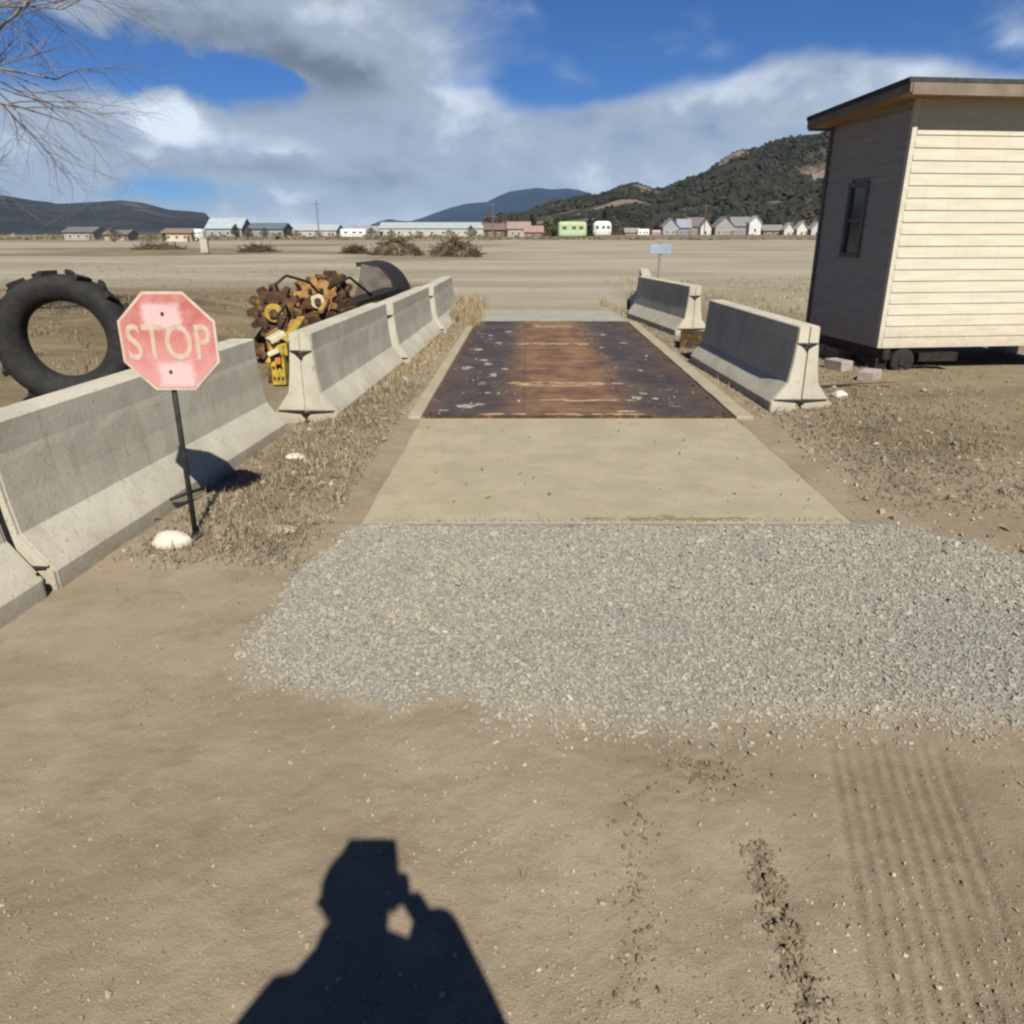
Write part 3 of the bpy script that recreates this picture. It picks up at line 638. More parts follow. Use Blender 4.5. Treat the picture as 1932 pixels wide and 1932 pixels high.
beam((-2.78, 9.3, .30), (-2.62, 9.9, .42), (.24, .34), RUST2, 'ochre_housing')
beam((yx - .10, 8.75, .12), (yx - .02, 9.1, .30), (.26, .26), YELLOW, 'yellow_housing')
beam((yx - .06, 9.0, .46), (-2.85, 9.9, .62), (.10, .10), RUST, 'rusty_arm')
beam((-2.5, 10.5, .62), (-2.45, 11.3, .90), (.06, .06), RUST2, 'bent_bar')
for pts, rr in [([(-2.95, 9.85, .95), (-2.8, 10.1, 1.10), (-2.62, 10.5, 1.0), (-2.55, 10.8, .8)], .018), ([(yx, 8.6, .5), (yx - .1, 8.9, .72), (-2.7, 9.6, .78), (-2.75, 9.95, .6)], .016), ([(-2.5, 11.0, .9), (-2.3, 11.6, 1.0), (-2.1, 12.2, .7)], .02)]:
    t = MB(); t.tube(pts, rr, 7); t.build('hose', RUBBER, mc, smooth=True)
for i in range(9):
    t = MB(); t.box((yx - .02 + (i % 3 - 1) * .045, 8.452, .10 + .12 * (i // 3)), (.018, .02, .018)); t.build('frame_bolt', STEEL, mc)
beam((-3.3, 10.1, .12), (-3.0, 10.3, .52), (.16, .22), RUST, 'tool_carrier')
beam((-2.95, 9.7, .18), (-2.75, 9.75, .22), (.5, .05), RUST2, 'scraper_plate')
for i in range(6):
    q = i * .9; t = MB(); t.tube([(-2.9 + .12 * i, 10.4 + .2 * i, .45), (-2.9 + .12 * i + .08 * math.cos(q), 10.4 + .2 * i, .70 + .06 * math.sin(q))], .022, 6); t.build('pin', RUST, mc)
# bucket
bk = thing('loader_bucket', 'grey curved steel loader bucket resting on its side behind the barrier row', 'bucket', (-1.98, 13.9, 0), R(-6))
t = MB(); n = 14; out = []; inn = []
for i in range(n + 1):
    q = R(-12 + 112 * i / n); out.append((-.42 + .62 * math.cos(q), .45 + .70 * math.sin(q))); inn.append((-.42 + .55 * math.cos(q), .45 + .63 * math.sin(q)))
t.prism(out + inn[::-1], -.5, .5, 'y'); t.build('curved_shell', STEEL, bk, bevel=.006)
t = MB(); t.prism([(-.42, 1.12), (-.12, 1.05), (.06, .85), (.12, .55), (.12, .30), (-.25, .05), (-.95, .02), (-.85, .22), (-.60, .55), (-.48, .85)], -.53, -.502, 'y'); t.build('side_plate', BLADE, bk, bevel=.004)
t = MB(); t.box((-.35, 0, .02), (.9, 1.0, .05)); t.build('cutting_edge', BLADE, bk)
for i in range(4):
    t = MB(); t.prism([(-1.0, .0), (-.78, .0), (-.78, .08), (-1.0, .02)], -.42 + i * .26, -.34 + i * .26, 'y'); t.build('bucket_tooth', RUST, bk)
t = MB(); t.tube([(.06, -.46, .5), (.20, -.30, .46)], .05, 8); t.build('pin_boss', RUST, bk)

# ------------------------------------------------------------------ site office at right
hs = thing('site_office', 'small scale house, side wall coloured darker for shade, with overhanging roof on blocks at right', 'cabin', (4.415, 9.30, 0), math.atan2(.21, 1.74))
SIDE = siding_mat('painted_siding', (.44, .41, .325), (.50, .47, .38)); SIDE2 = siding_mat('shaded_siding', (.27, .25, .215), (.31, .288, .245))  # second siding is a darker copy, with the side wall's shade in its colour
TRIM = simple('dark_trim', (.10, .095, .085), (.13, .12, .11), 5, .7)
SOFF = simple('plywood_soffit', (.33, .20, .09), (.42, .27, .13), 5, .8); FASC = simple('brown_fascia', (.15, .12, .09), (.19, .155, .12), 5, .8)
SHING = simple('dark_roofing', (.03, .03, .033), (.05, .05, .052), 12, .9)
Lw, Ww, Zb = 1.75, 3.0, .31
def ztop(y): return 2.97 - .045 * y
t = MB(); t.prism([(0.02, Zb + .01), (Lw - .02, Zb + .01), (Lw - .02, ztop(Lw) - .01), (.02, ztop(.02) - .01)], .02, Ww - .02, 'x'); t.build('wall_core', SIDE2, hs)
course = .128; z = Zb; i = 0
WY0, WY1, WZ0, WZ1 = .72, 1.10, 1.36, 2.14
while z < ztop(Lw) - .005:
    z1 = min(z + course, ztop(Lw)); spans = [(0.03, Lw - .03)]
    if z1 > WZ0 and z < WZ1: spans = [(.03, WY0), (WY1, Lw - .03)]
    for a, b in spans:
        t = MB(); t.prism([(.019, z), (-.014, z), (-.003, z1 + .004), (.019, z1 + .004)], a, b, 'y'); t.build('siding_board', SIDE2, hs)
    z += course
t = MB(); t.prism([(.03, ztop(Lw) + .005), (Lw - .03, ztop(Lw) + .004), (.03, ztop(.03) - .005)], -.006, .018, 'x'); t.build('gable_board', SIDE2, hs)
z = Zb
while z < ztop(0) - .02:
    z1 = min(z + course, ztop(0) - .004)
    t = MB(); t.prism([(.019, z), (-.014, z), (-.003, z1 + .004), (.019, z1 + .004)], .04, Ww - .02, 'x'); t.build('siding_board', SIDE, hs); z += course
for (x, y, h_) in [(-.008, -.008, ztop(0)), (-.008, Lw + .0, ztop(Lw)), (Ww, -.008, ztop(0))]:
    t = MB(); t.box((x, y, (Zb + h_) / 2), (.055, .055, h_ - Zb - .01)); t.build('corner_trim', SIDE if y < 1 else TRIM, hs)
fr = MB()
for a, b in ((WY0 - .03, WY0 + .02), (WY1 - .02, WY1 + .03)): fr.box((-.012, (a + b) / 2, (WZ0 + WZ1) / 2), (.05, b - a, WZ1 - WZ0 + .08))
for a, b in ((WZ0 - .045, WZ0 + .01), (WZ1 - .01, WZ1 + .045)): fr.box((-.015, (WY0 + WY1) / 2, (a + b) / 2), (.055, WY1 - WY0 + .05, b - a))
fr.box((-.008, (WY0 + WY1) / 2, (WZ0 + WZ1) / 2), (.03, WY1 - WY0 - .05, .03))
wf = fr.build('window', TRIM, hs, bevel=.004)
for a, b in ((WZ0 + .012, (WZ0 + WZ1) / 2 - .016), ((WZ0 + WZ1) / 2 + .016, WZ1 - .012)):
    t = MB(); t.box((.004, (WY0 + WY1) / 2, (a + b) / 2), (.008, WY1 - WY0 - .05, b - a)); t.build('pane', GLASS, wf)
ov = .30
def rp(y, dz): return (y, ztop(y) + dz)
t = MB(); t.prism([rp(-ov, .085), rp(Lw + .14, .085), rp(Lw + .14, .135), rp(-ov, .135)], -ov - .02, Ww + ov, 'x'); t.build('roofing', SHING, hs, bevel=.006)
t = MB(); t.prism([rp(-ov + .03, .0), rp(Lw + .11, .0), rp(Lw + .11, .018), rp(-ov + .03, .018)], -ov + .025, Ww + ov - .03, 'x'); t.build('soffit', SOFF, hs)
t = MB(); t.prism([rp(-ov, -.005), rp(Lw + .14, -.005), rp(Lw + .14, .083), rp(-ov, .083)], -ov, -ov + .024, 'x'); t.build('fascia', FASC, hs)
for y in (-ov - .012, Lw + .14 - .012):
    t = MB(); t.box((Ww / 2, y + .012, ztop(y) + .026), (Ww + 2 * ov - .05, .024, .112)); t.build('fascia', FASC, hs)
for i in range(5):
    t = MB(); y = .1 + i * .38; t.box((-ov / 2, y, ztop(y) + .045), (ov - .04, .04, .05)); t.build('rafter_tail', SOFF, hs)
for x in (.12, Ww - .12):
    t = MB(); t.box((x, Lw / 2, .24), (.09, Lw, .13)); t.build('skid_beam', STEEL, hs)
BLK = simple('grey_block', (.26, .22, .20), (.34, .30, .27), 8, .9)
for x, y, z_, mm in [(.14, .25, .09, STEEL), (.14, 1.5, .09, BLK), (Ww - .15, .25, .09, BLK), (Ww - .15, 1.5, .09, BLK), (.10, 1.05, .09, simple('reddish_block', (.20, .12, .10), (.27, .18, .155), 8))]:
    t = MB(); t.box((x, y, z_), (.20, .36, .17)); t.build('support_block', mm, hs, bevel=.006)
t = MB(); t.box((.75, -.02, .20), (.5, .08, .1)); t.build('step_bracket', STEEL, hs)
t = MB(); t.tube([(.33, -.02, .15), (.33, .16, .15)], .15, 20); wl = t.build('wheel', RUBBER, hs, bevel=.02); t = MB(); t.tube([(.33, -.035, .15), (.33, .0, .15)], .06, 12); t.build('rim', STEEL, wl)

# debris beside the office
def debris(label, x, y, kind):
    z = gz(x, y)
    if kind == 'block':
        t = MB(); t.box((0, 0, .05), (.30, .18, .14)); o = t.build('concrete_block', BLK, bevel=.01)
    else:
        t = MB(); t.tube([(-.5, 0, .03), (0, .03, .035), (.45, -.02, .05)], [.02, .024, .018], 7); o = t.build('fallen_branch', WOOD)
    o.location = (x, y, z); o.rotation_euler = (0, 0, rnd.uniform(0, 3)); tag(o, label, 'block' if kind == 'block' else 'branch')
debris('broken pinkish concrete block beside the office corner', 4.05, 9.5, 'block')
debris('grey block between barrier end and office wheel', 4.15, 8.85, 'block')
debris('brown branch on the weeds in front of the office', 3.75, 8.3, 'branch')

# ------------------------------------------------------------------ small pale blue sign
bd = 22.0; bx = wx(1245, bd, 1)
bsn = thing('small_sign', 'small pale blue sign on a thin post beyond the right barriers', 'sign', (bx, bd, 0))
t = MB(); t.tube([(0, 0, -.1), (0, 0, 1.38)], .035, 8); t.build('post', simple('grey_post', (.16, .16, .16), (.24, .23, .22), 6), bsn)
t = MB(); t.box((0, -.045, 1.19), (.58, .02, .25)); t.build('sign_panel', simple('pale_blue_panel', (.20, .26, .33), (.27, .32, .37), 6), bsn, bevel=.01)

# ------------------------------------------------------------------ dry grass and weeds
def blades(name, label, P, hts, matl, seed, lean=.5, wd=.004):
    r = np.random.default_rng(seed); n = len(P); a = r.uniform(0, 2 * np.pi, n); l = r.uniform(.1, 1, n) * lean * hts
    dx_, dy_ = np.cos(a), np.sin(a); wd = wd * r.uniform(.6, 1.4, n); sx, sy = -dy_ * wd, dx_ * wd
    z = height(P[:, 0], P[:, 1]) - .004
    def pt(f, k, s): return np.stack([P[:, 0] + dx_ * l * f + sx * s, P[:, 1] + dy_ * l * f + sy * s, z + hts * k], -1)
    V = np.stack([pt(0, 0, 1), pt(0, 0, -1), pt(.3, .6, .8), pt(.3, .6, -.8), pt(1, .95, .15), pt(1, .95, -.15)], 1)
    f = np.array([(0, 1, 3, 2), (2, 3, 5, 4)]); Fs = (f[None] + (np.arange(n) * 6)[:, None, None]).reshape(-1, 4)
    o = raw(name, V.reshape(-1, 3), Fs, matl, 'stuff'); tag(o, label, 'grass'); return o
GOLD = island('golden_dry_blades', [(.20, .15, .07), (.34, .27, .14), (.27, .22, .12), (.40, .33, .20), (.15, .115, .065), (.22, .18, .12)])
DRAB = island('grey_dry_blades', [(.10, .085, .06), (.22, .185, .13), (.15, .125, .085), (.32, .27, .185), (.26, .215, .13)])
def tufts(n, per, fx, spread, seed):
    r = np.random.default_rng(seed); C = np.array([fx(r) for _ in range(n)]); C = np.repeat(C, per, 0)
    return np.c_[C[:, 0] + r.normal(0, spread, len(C)), C[:, 1] + r.normal(0, spread, len(C))]
def verge_left(r):
    y = r.uniform(4.3, 17.5); lo = max(-2.05 + (y - 4) * .055, -9); hi = axis_x(y) - 1.60
    return (lo + (hi - lo) * r.beta(1.4, 1.5), y)
P = tufts(1500, 9, verge_left, .035, 1); P = P[(P[:, 1] > 7.5) | (np.random.default_rng(50).uniform(0, 1, len(P)) < .25)]; h_ = np.random.default_rng(2).gamma(4, .011, len(P)) * (1 + .6 * (P[:, 1] > 11))
blades('dry_grass', 'golden dry grass between left barriers and the deck', P, h_, GOLD, 3, .8, .0035)
P = tufts(1500, 9, lambda r: (-2.0 + r.beta(1.6, 2) * 1.15 + 0, r.uniform(3.6, 8.5)), .05, 5); P[:, 0] += (P[:, 1] - 4) * .05
P = P[P[:, 0] < axis_x(P[:, 1]) - 1.62]
blades('dry_weeds', 'grey-brown matted weeds at the foot of the left barriers', P, np.random.default_rng(6).gamma(3, .010, len(P)), DRAB, 7, 1.6, .003)
P = tufts(260, 14, lambda r: (axis_x(15.5) - 1.75 + r.normal(0, .17), r.uniform(14, 18.5)), .05, 8)
blades('dry_grass', 'tall golden grass clump at the left far corner of the deck', P, np.random.default_rng(9).gamma(6, .035, len(P)), GOLD, 10, .5, .005)
P = tufts(200, 14, lambda r: (axis_x(17) + 1.75 + r.normal(0, .16), r.uniform(15.5, 20)), .05, 11); P = P[np.abs(P[:, 0] - 2.62) > .3]
blades('dry_grass', 'tall golden grass clump at the right far corner of the deck', P, np.random.default_rng(12).gamma(6, .03, len(P)), GOLD, 13, .5, .005)
P = tufts(750, 12, lambda r: (axis_x(8) + 1.66 + r.gamma(1.6, .6), r.uniform(4.6, 18)), .08, 14)
blades('dry_weeds', 'straw-coloured weeds around the right barriers and office', P, np.random.default_rng(15).gamma(3, .010, len(P)), DRAB, 16, 2.4, .004)
P = tufts(1100, 9, lambda r: (axis_x(8) + 1.7 + r.gamma(1.8, .6), r.uniform(4.4, 14)), .07, 17)
blades('dry_weeds', 'grey trampled weeds on the dirt right of the approach slab', P, np.random.default_rng(18).gamma(3, .009, len(P)), DRAB, 19, 2.0, .004)
def far_field(r):
    y = 9 * (5.5) ** r.uniform(0, 1); return (-2.2 - r.uniform(0, 1) ** .8 * (y * .75), y)
P = tufts(1500, 7, far_field, .10, 20)
blades('dry_grass', 'short tan grass on the dirt bank behind the left barriers', P, np.random.default_rng(21).gamma(4, .013, len(P)), DRAB, 22, .9, .008)
P = tufts(900, 8, lambda r: (r.uniform(3.2, 16), r.uniform(13, 30)), .08, 23)
blades('dry_grass', 'short tan grass behind the right barriers', P, np.random.default_rng(24).gamma(4, .016, len(P)), GOLD, 25, .9, .008)
n = 5000; r2 = np.random.default_rng(31); y_ = r2.uniform(3.6, 17, n); side = r2.uniform(0, 1, n) < .5
x_ = np.where(side, -1.95 + r2.beta(1.5, 1.7, n) * .95 + (y_ - 4) * .045, axis_x(y_) + 1.66 + r2.gamma(1.5, .6, n))
x_ = np.where((~side), x_, np.minimum(x_, axis_x(y_) - 1.62)); s = r2.gamma(2.5, .004, n) + .003
stones('rubble', np.c_[x_, y_, height(x_, y_) + s * .2], s, PEB, seed=32)

# ------------------------------------------------------------------ brush piles and far scrub
BRUSH = island('dead_branches', [(.035, .023, .014), (.07, .05, .03), (.11, .08, .048), (.045, .032, .02)])
def brush(label, px0, px1, pyt, D, seed):
    xc = wx((px0 + px1) / 2, D, .5); wd = abs(wx(px1, D) - wx(px0, D)); hh = max(.45, wz(pyt, D)) * 1.2
    r = np.random.default_rng(seed); o = thing('brush_pile', label, 'brush pile', (xc, D, 0), 0, 'heaps of dead brush on the field')
    m = MB(); n = 14; ring = []
    for k, (f, z) in enumerate([(1, -.1), (.8, .3), (.5, .55), (.2, .7)]):
        for i in range(n):
            q = 2 * math.pi * i / n; kk = f * (1 + r.uniform(-.2, .2)); m.v.append((math.cos(q) * wd / 2 * kk, math.sin(q) * wd * .35 * kk, max(-.1, z * hh * (1 + r.uniform(-.25, .25)))))
    m.v.append((0, 0, hh * .7))
    for k in range(3):
        for i in range(n): m.f.append((k * n + i, k * n + (i + 1) % n, (k + 1) * n + (i + 1) % n, (k + 1) * n + i))
    for i in range(n): m.f.append((3 * n + i, 3 * n + (i + 1) % n, 4 * n))
    m.build('earth_mound', simple('dark_earth', (.07, .05, .032), (.12, .09, .055), 2), o)
    s_ = MB()
    for i in range(420):
        q = r.uniform(0, 2 * math.pi); f = r.uniform(0, 1) ** .6; x = math.cos(q) * wd / 2 * f; y = math.sin(q) * wd * .38 * f
        z = hh * (1 - f ** 1.6) * r.uniform(.35, 1.0); d = Vector((r.normal(), r.normal(), r.normal() * .5)).normalized() * r.uniform(.3, .85)
        s_.tube([Vector((x, y, z)) - d, Vector((x, y, z + .05)), Vector((x, y, z)) + d], [.03, .022, .008], 3, cap=False)
    b = s_.build('branches', BRUSH, o); b['kind'] = 'stuff'
brush('wide dark brush heap, left of the two big ones', 700, 798, 453, 62, 1)
brush('dark brush heap, right of the two big ones, trailing off to the right', 812, 905, 455, 60, 2)
brush('small low brown heap left of the big brush heaps', 650, 692, 468, 66, 3)
brush('faint low brown heap below the grey building at far left', 455, 520, 470, 72, 4)
brush('low brown weed heap near the pale utility box', 250, 350, 462, 80, 5)
r2 = np.random.default_rng(77)
n = 9000; D_ = r2.uniform(205, 300, n); X_ = r2.uniform(-190, 240, n); s = r2.gamma(3, .10, n) + .12
o = stones('far_scrub', np.c_[X_, D_, s * .35], s, island('dull_scrub', [(.07, .058, .035), (.13, .105, .062), (.18, .15, .09), (.05, .045, .03)]), 1.0, 78)
tag(o, 'low brown scrub along the foot of the far houses', 'scrub')

# ------------------------------------------------------------------ trees
def leafball(m, c, rx, ry, rz_, n, size, r):
    for _ in range(n):
        d = Vector((r.gauss(0, 1), r.gauss(0, 1), r.gauss(0, 1))).normalized() * (r.random() ** .4)
        p_ = Vector(c) + Vector((d.x * rx, d.y * ry, d.z * rz_)); u = Vector((r.gauss(0, 1), r.gauss(0, 1), r.gauss(0, 1))).normalized() * size * r.uniform(.5, 1.3)
        v = u.cross(Vector((r.gauss(0, 1), r.gauss(0, 1), r.gauss(0, 1)))).normalized() * u.length
        m.add([p_ - u, p_ + v * .6, p_ + u, p_ - v * .6], [(0, 1, 2, 3)])
EVER = island('dark_needles', [(.012, .018, .010), (.028, .038, .02), (.045, .055, .03)])
TAWNY = island('leafless_twigs', [(.075, .052, .042), (.12, .085, .07), (.16, .12, .095)])
OLIVE = island('olive_brush', [(.06, .055, .03), (.10, .09, .05), (.14, .12, .07)])
def far_tree(label, px0, px1, pyt, D, matl, seed, name='evergreen_tree', pointy=False, group='trees among the far buildings'):
    r = random.Random(seed); hh = max(1.2, wz(pyt, D)); wd = abs(wx(px1, D) - wx(px0, D)); xc = wx((px0 + px1) / 2, D, hh / 2)
    o = thing(name, label, 'tree', (xc, D, 0), 0, group)
    t = MB(); t.tube([(0, 0, -.2), (0, 0, hh * .35), (.1, 0, hh * .8)], [hh * .045, hh * .03, hh * .01], 7); t.build('trunk', BARK, o)
    m = MB()
    for i in range(9):
        f = i / 8; k = (1 - f * .85) if pointy else math.sin(math.pi * (.18 + .72 * f))
        leafball(m, (r.uniform(-.12, .12) * wd, r.uniform(-.12, .12) * wd, hh * (.14 + .78 * f)), wd * .5 * k, wd * .45 * k, hh * .12, 110, hh * .045, r)
    m.build('crown', matl, o)

# big bare tree whose twigs hang into the picture at upper left
bt = thing('bare_tree', 'bare leafless tree reaching in from the upper left corner', 'tree', (-9.9, 11.5, 0))
tr_, tw_ = MB(), MB(); br_ = random.Random(21)
def branch(p, d, L, rad, depth):
    pts = [p]; rads = [rad]; n = 5; q = p.copy(); dd = d.copy()
    for i in range(n):
        dd = (dd + Vector((br_.gauss(0, .11), br_.gauss(0, .11), br_.gauss(0, .09) + (.05 if depth < 2 else -.035)))).normalized()
        q = q + dd * L / n; pts.append(q.copy()); rads.append(rad * (1 - .62 * (i + 1) / n))
    (tr_ if depth < 1 else tw_).tube(pts, rads, 9 if depth < 1 else (5 if depth < 3 else 3), cap=False)
    if depth >= 5: return
    k = (5, 5, 5, 5, 4)[depth]
    for i in range(k):
        f = br_.uniform(.35, 1.0) if i else 1.0; j = min(n - 1, int(f * n)); p0 = pts[j].lerp(pts[j + 1], min(1, f * n - j))
        side = Vector((br_.gauss(0, 1), br_.gauss(0, 1), br_.gauss(0, .8))); side = (side - dd * side.dot(dd)).normalized()
        nd = (dd * br_.uniform(.75, 1.2) + side * br_.uniform(.5, 1.0)).normalized()
        branch(p0, nd, L * br_.uniform(.52, .80), rads[j] * .62, depth + 1)
branch(Vector((0, 0, -.2)), Vector((.16, -.05, 1)).normalized(), 2.6, .26, 0)
branch(Vector((.35, -.1, 1.9)), Vector((1, -.1, .55)).normalized(), 2.9, .075, 1)
branch(Vector((.40, -.1, 2.2)), Vector((.9, .25, .85)).normalized(), 2.9, .075, 1)
tr_.build('trunk', BARK, bt, smooth=True); tw_.build('crown', TWIG, bt)

# ------------------------------------------------------------------ far buildings and vehicles
def paint(name, c, k=.85): return simple(name, c, tuple(v * k for v in c), .6, .8, 0, 0)
WIN = paint('far_glass', (.05, .06, .07)); DOORM = paint('far_door', (.14, .10, .07))
def building(name, label, px0, px1, pyt, D, wall, roof, style='ridge', eave=.62, nwin=3, door=True, depth=None, cat='building', group='buildings at the far side of the field'):
    hh = wz(pyt, D); x0, x1 = wx(px0, D, hh / 2), wx(px1, D, hh / 2); Wd = x1 - x0; dp = depth or min(Wd, 14); he = hh * eave
    o = thing(name, label, cat, ((x0 + x1) / 2, D, 0), 0, group)
    wm = paint(name + '_wall', wall); rm = paint(name + '_roof', roof); a = Wd / 2
    m = MB()
    if style == 'gable': m.prism([(-a, -.3), (a, -.3), (a, he), (0, hh - .15), (-a, he)], 0, dp, 'y')
    elif style == 'ridge': m.prism([(0, -.3), (dp, -.3), (dp, he), (dp / 2, hh - .15), (0, he)], -a, a, 'x')
    else: m.box((0, dp / 2, (hh - .2) / 2 - .15), (Wd, dp, hh - .1)); he = hh - .3
    m.build('wall', wm, o)
    ov_ = .35
    for sgn in (-1, 1):
        m = MB()
        if style == 'gable':
            sl_ = (hh - .15 - he) / a; e = (a + ov_); m.prism([(0, hh - .14), (sgn * e, hh - .14 - sl_ * e), (sgn * e, hh + .04 - sl_ * e), (0, hh + .04)], -ov_, dp + ov_, 'y')
        elif style == 'ridge':
            b = dp / 2; sl_ = (hh - .15 - he) / b; e = b + ov_; m.prism([(b, hh - .14), (b + sgn * e, hh - .14 - sl_ * e), (b + sgn * e, hh + .04 - sl_ * e), (b, hh + .04)], -a - ov_, a + ov_, 'x')
        else:
            if sgn < 0: continue
            m.box((0, dp / 2, hh - .1), (Wd + .3, dp + .3, .2))
        m.build('roof', rm, o)
    hw = min(1.1, he * .35)
    for i in range(nwin):
        x = -a + Wd * (i + .75) / (nwin + .5); m = MB(); ww = min(1.3, Wd / (nwin + 1) * .45)
        m.box((x, -.03, he * .52), (ww, .06, hw)); f = m.build('window', WHITE, o)
        m = MB(); m.box((x, -.07, he * .52), (ww * .8, .02, hw * .8)); m.build('pane', WIN, f)
    if door:
        m = MB(); x = -a + Wd * .9 / (nwin + .5) * .4; m.box((a * .82, -.04, he * .34), (min(1.0, Wd * .12), .07, he * .68)); m.build('door', DOORM, o)
    return o
def trailer(name, label, px0, px1, pyt, D, body, cat, stripe=(.3, .3, .3), group=None, round_=.3):
    hh = wz(pyt, D); x0, x1 = wx(px0, D, 1), wx(px1, D, 1); L = x1 - x0
    o = thing(name, label, cat, ((x0 + x1) / 2, D, 0), 0, group); m = MB()
    m.box((0, 1.2, (hh + .5) / 2), (L, 2.4, hh - .5)); m.build('body', paint(name + '_body', body, .92), o, bevel=min(round_, (hh - .5) * .3), seg=4)
    m = MB(); m.box((0, -.03, hh * .42), (L * .94, .04, .16)); m.build('side_stripe', paint('stripe', stripe), o)
    for f in (-.28, .05, .3):
        m = MB(); m.box((L * f, -.03, hh * .66), (L * .14, .05, hh * .16)); m.build('window', WIN, o)
    for f in (-.3, .3):
        m = MB(); m.tube([(L * f, -.02, .38), (L * f, .25, .38)], .38, 14); w_ = m.build('wheel', RUBBER, o); m = MB(); m.tube([(L * f, -.05, .38), (L * f, -.01, .38)], .18, 8); m.build('rim', WHITE, w_)
    return o
building('house', 'tan low house under the left hill', 306, 360, 431, 170, (.50, .43, .30), (.20, .15, .12), 'ridge', .66, 3)
trailer('white_trailer', 'narrow white trailer at the right end of the tan house', 366, 382, 432, 165, (.62, .62, .60), 'trailer')
building('warehouse', 'pale grey-blue metal warehouse at far left behind a dark tree', 388, 455, 411, 260, (.27, .29, .30), (.32, .36, .40), 'ridge', .5, 4)
building('warehouse', 'dark-roofed grey warehouse right of the round dark tree', 468, 534, 420, 250, (.22, .225, .22), (.10, .13, .15), 'ridge', .62, 5)
building('warehouse', 'long white warehouse with pale roof left of the white truck', 553, 634, 423, 300, (.38, .39, .37), (.34, .37, .38), 'ridge', .55, 4)
building('shed', 'grey shed with low roof behind the parked white truck', 662, 722, 426, 330, (.30, .30, .30), (.26, .25, .27), 'ridge', .5, 3)
trailer('box_truck', 'parked white box truck in front of the grey shed', 642, 690, 432, 240, (.68, .68, .66), 'truck')
building('warehouse', 'longest white warehouse in the middle, under the blue mountain', 716, 914, 419, 330, (.38, .385, .35), (.32, .36, .37), 'ridge', .6, 9)
building('barn', 'dark red-brown barn among leafless trees right of the long warehouse', 914, 952, 421, 250, (.10, .06, .04), (.14, .10, .09), 'ridge', .6, 2)
building('house', 'tan and pinkish house right of the brown barn', 958, 1000, 418, 250, (.34, .30, .24), (.26, .20, .18), 'ridge', .6, 3)
building('house', 'low reddish house right of the tan one', 990, 1024, 426, 235, (.24, .12, .10), (.28, .18, .16), 'ridge', .55, 2)
trailer('camper', 'pale green camper trailer parked left of the white camper', 1053, 1107, 418, 215, (.33, .42, .24), 'camper', (.55, .6, .45), round_=.8)
trailer('camper', 'bright white rounded camper at the foot of the dark hill', 1119, 1154, 417, 225, (.60, .60, .58), 'camper', (.5, .5, .5), round_=1.2)
building('garage', 'small tan garage right of the white camper', 1180, 1206, 430, 250, (.32, .29, .24), (.22, .20, .18), 'ridge', .6, 1)
trailer('van', 'small white van parked right of the small tan garage', 1203, 1225, 432, 225, (.66, .67, .62), 'van')
trailer('van', 'small pinkish van parked left of the blue sign post', 1230, 1247, 434, 225, (.40, .30, .28), 'van')
building('house', 'grey gabled house with red base right of the pink van', 1251, 1280, 411, 255, (.27, .28, .29), (.20, .20, .21), 'gable', .6, 2)
building('house', 'blue-grey house joined beside the grey gabled one', 1279, 1303, 413, 260, (.17, .20, .25), (.22, .24, .29), 'ridge', .6, 2)
building('house', 'brown-roofed house behind the white gabled one', 1300, 1328, 410, 265, (.20, .17, .15), (.13, .11, .10), 'ridge', .6, 2)
building('house', 'house with pinkish white gable end, left of the big grey house', 1322, 1342, 413, 245, (.52, .47, .44), (.2, .18, .17), 'gable', .6, 1, False)
building('house', 'large grey house with wide roof left of the tall white gable', 1350, 1386, 408, 260, (.27, .26, .24), (.19, .18, .17), 'gable', .55, 3)
building('house', 'grey wing with long roof touching the tall white gable', 1382, 1416, 409, 266, (.22, .22, .21), (.17, .17, .17), 'ridge', .6, 3)
building('house', 'tall white gable house, brightest of the right-hand houses', 1414, 1436, 407, 250, (.55, .54, .52), (.36, .36, .36), 'gable', .72, 1, False)
building('shed', 'low brown shed between the white gable and small white sheds', 1440, 1478, 424, 255, (.16, .135, .11), (.20, .18, .16), 'ridge', .6, 2)
building('shed', 'small white shed left of two near the office wall', 1480, 1498, 420, 250, (.46, .45, .42), (.34, .33, .30), 'gable', .6, 1)
building('shed', 'small white shed right of two near the office wall', 1504, 1523, 417, 252, (.52, .51, .47), (.36, .35, .32), 'gable', .6, 1)
building('shed', 'pale sliver of a shed against the office wall edge', 1531, 1552, 418, 256, (.42, .40, .40), (.3, .28, .28), 'gable', .6, 1)
building('house', 'grey house at the far left edge below the hill', 120, 175, 428, 190, (.30, .28, .25), (.13, .12, .12), 'ridge', .62, 3)
building('shed', 'low tan shed left of the tan house', 196, 240, 434, 180, (.33, .28, .21), (.15, .13, .12), 'ridge', .6, 2)
far_tree('round dark evergreen between the two left warehouses', 434, 453, 424, 240, EVER, 1)
far_tree('short dark bush right of the dark-roofed warehouse', 536, 553, 436, 235, EVER, 2, 'dark_bush')
far_tree('dark hedge left of the tan house', 262, 304, 441, 168, OLIVE, 3, 'hedge_bush')
far_tree('small dark shrub at the left corner of the tan house', 304, 316, 440, 160, EVER, 4, 'dark_bush')
far_tree('brown leafless tree over the red-brown barn, left one', 908, 935, 403, 262, TAWNY, 5, 'leafless_tree')
far_tree('brown leafless tree over the red-brown barn, right one', 930, 958, 400, 268, TAWNY, 6, 'leafless_tree')
far_tree('olive bushy tree between the reddish house and green camper', 1020, 1050, 408, 255, OLIVE, 7, 'leafless_tree')
far_tree('dark tree just left of the green camper', 1036, 1056, 412, 262, EVER, 8)
far_tree('dark pine between the green and white campers', 1104, 1122, 410, 270, EVER, 9, pointy=True)
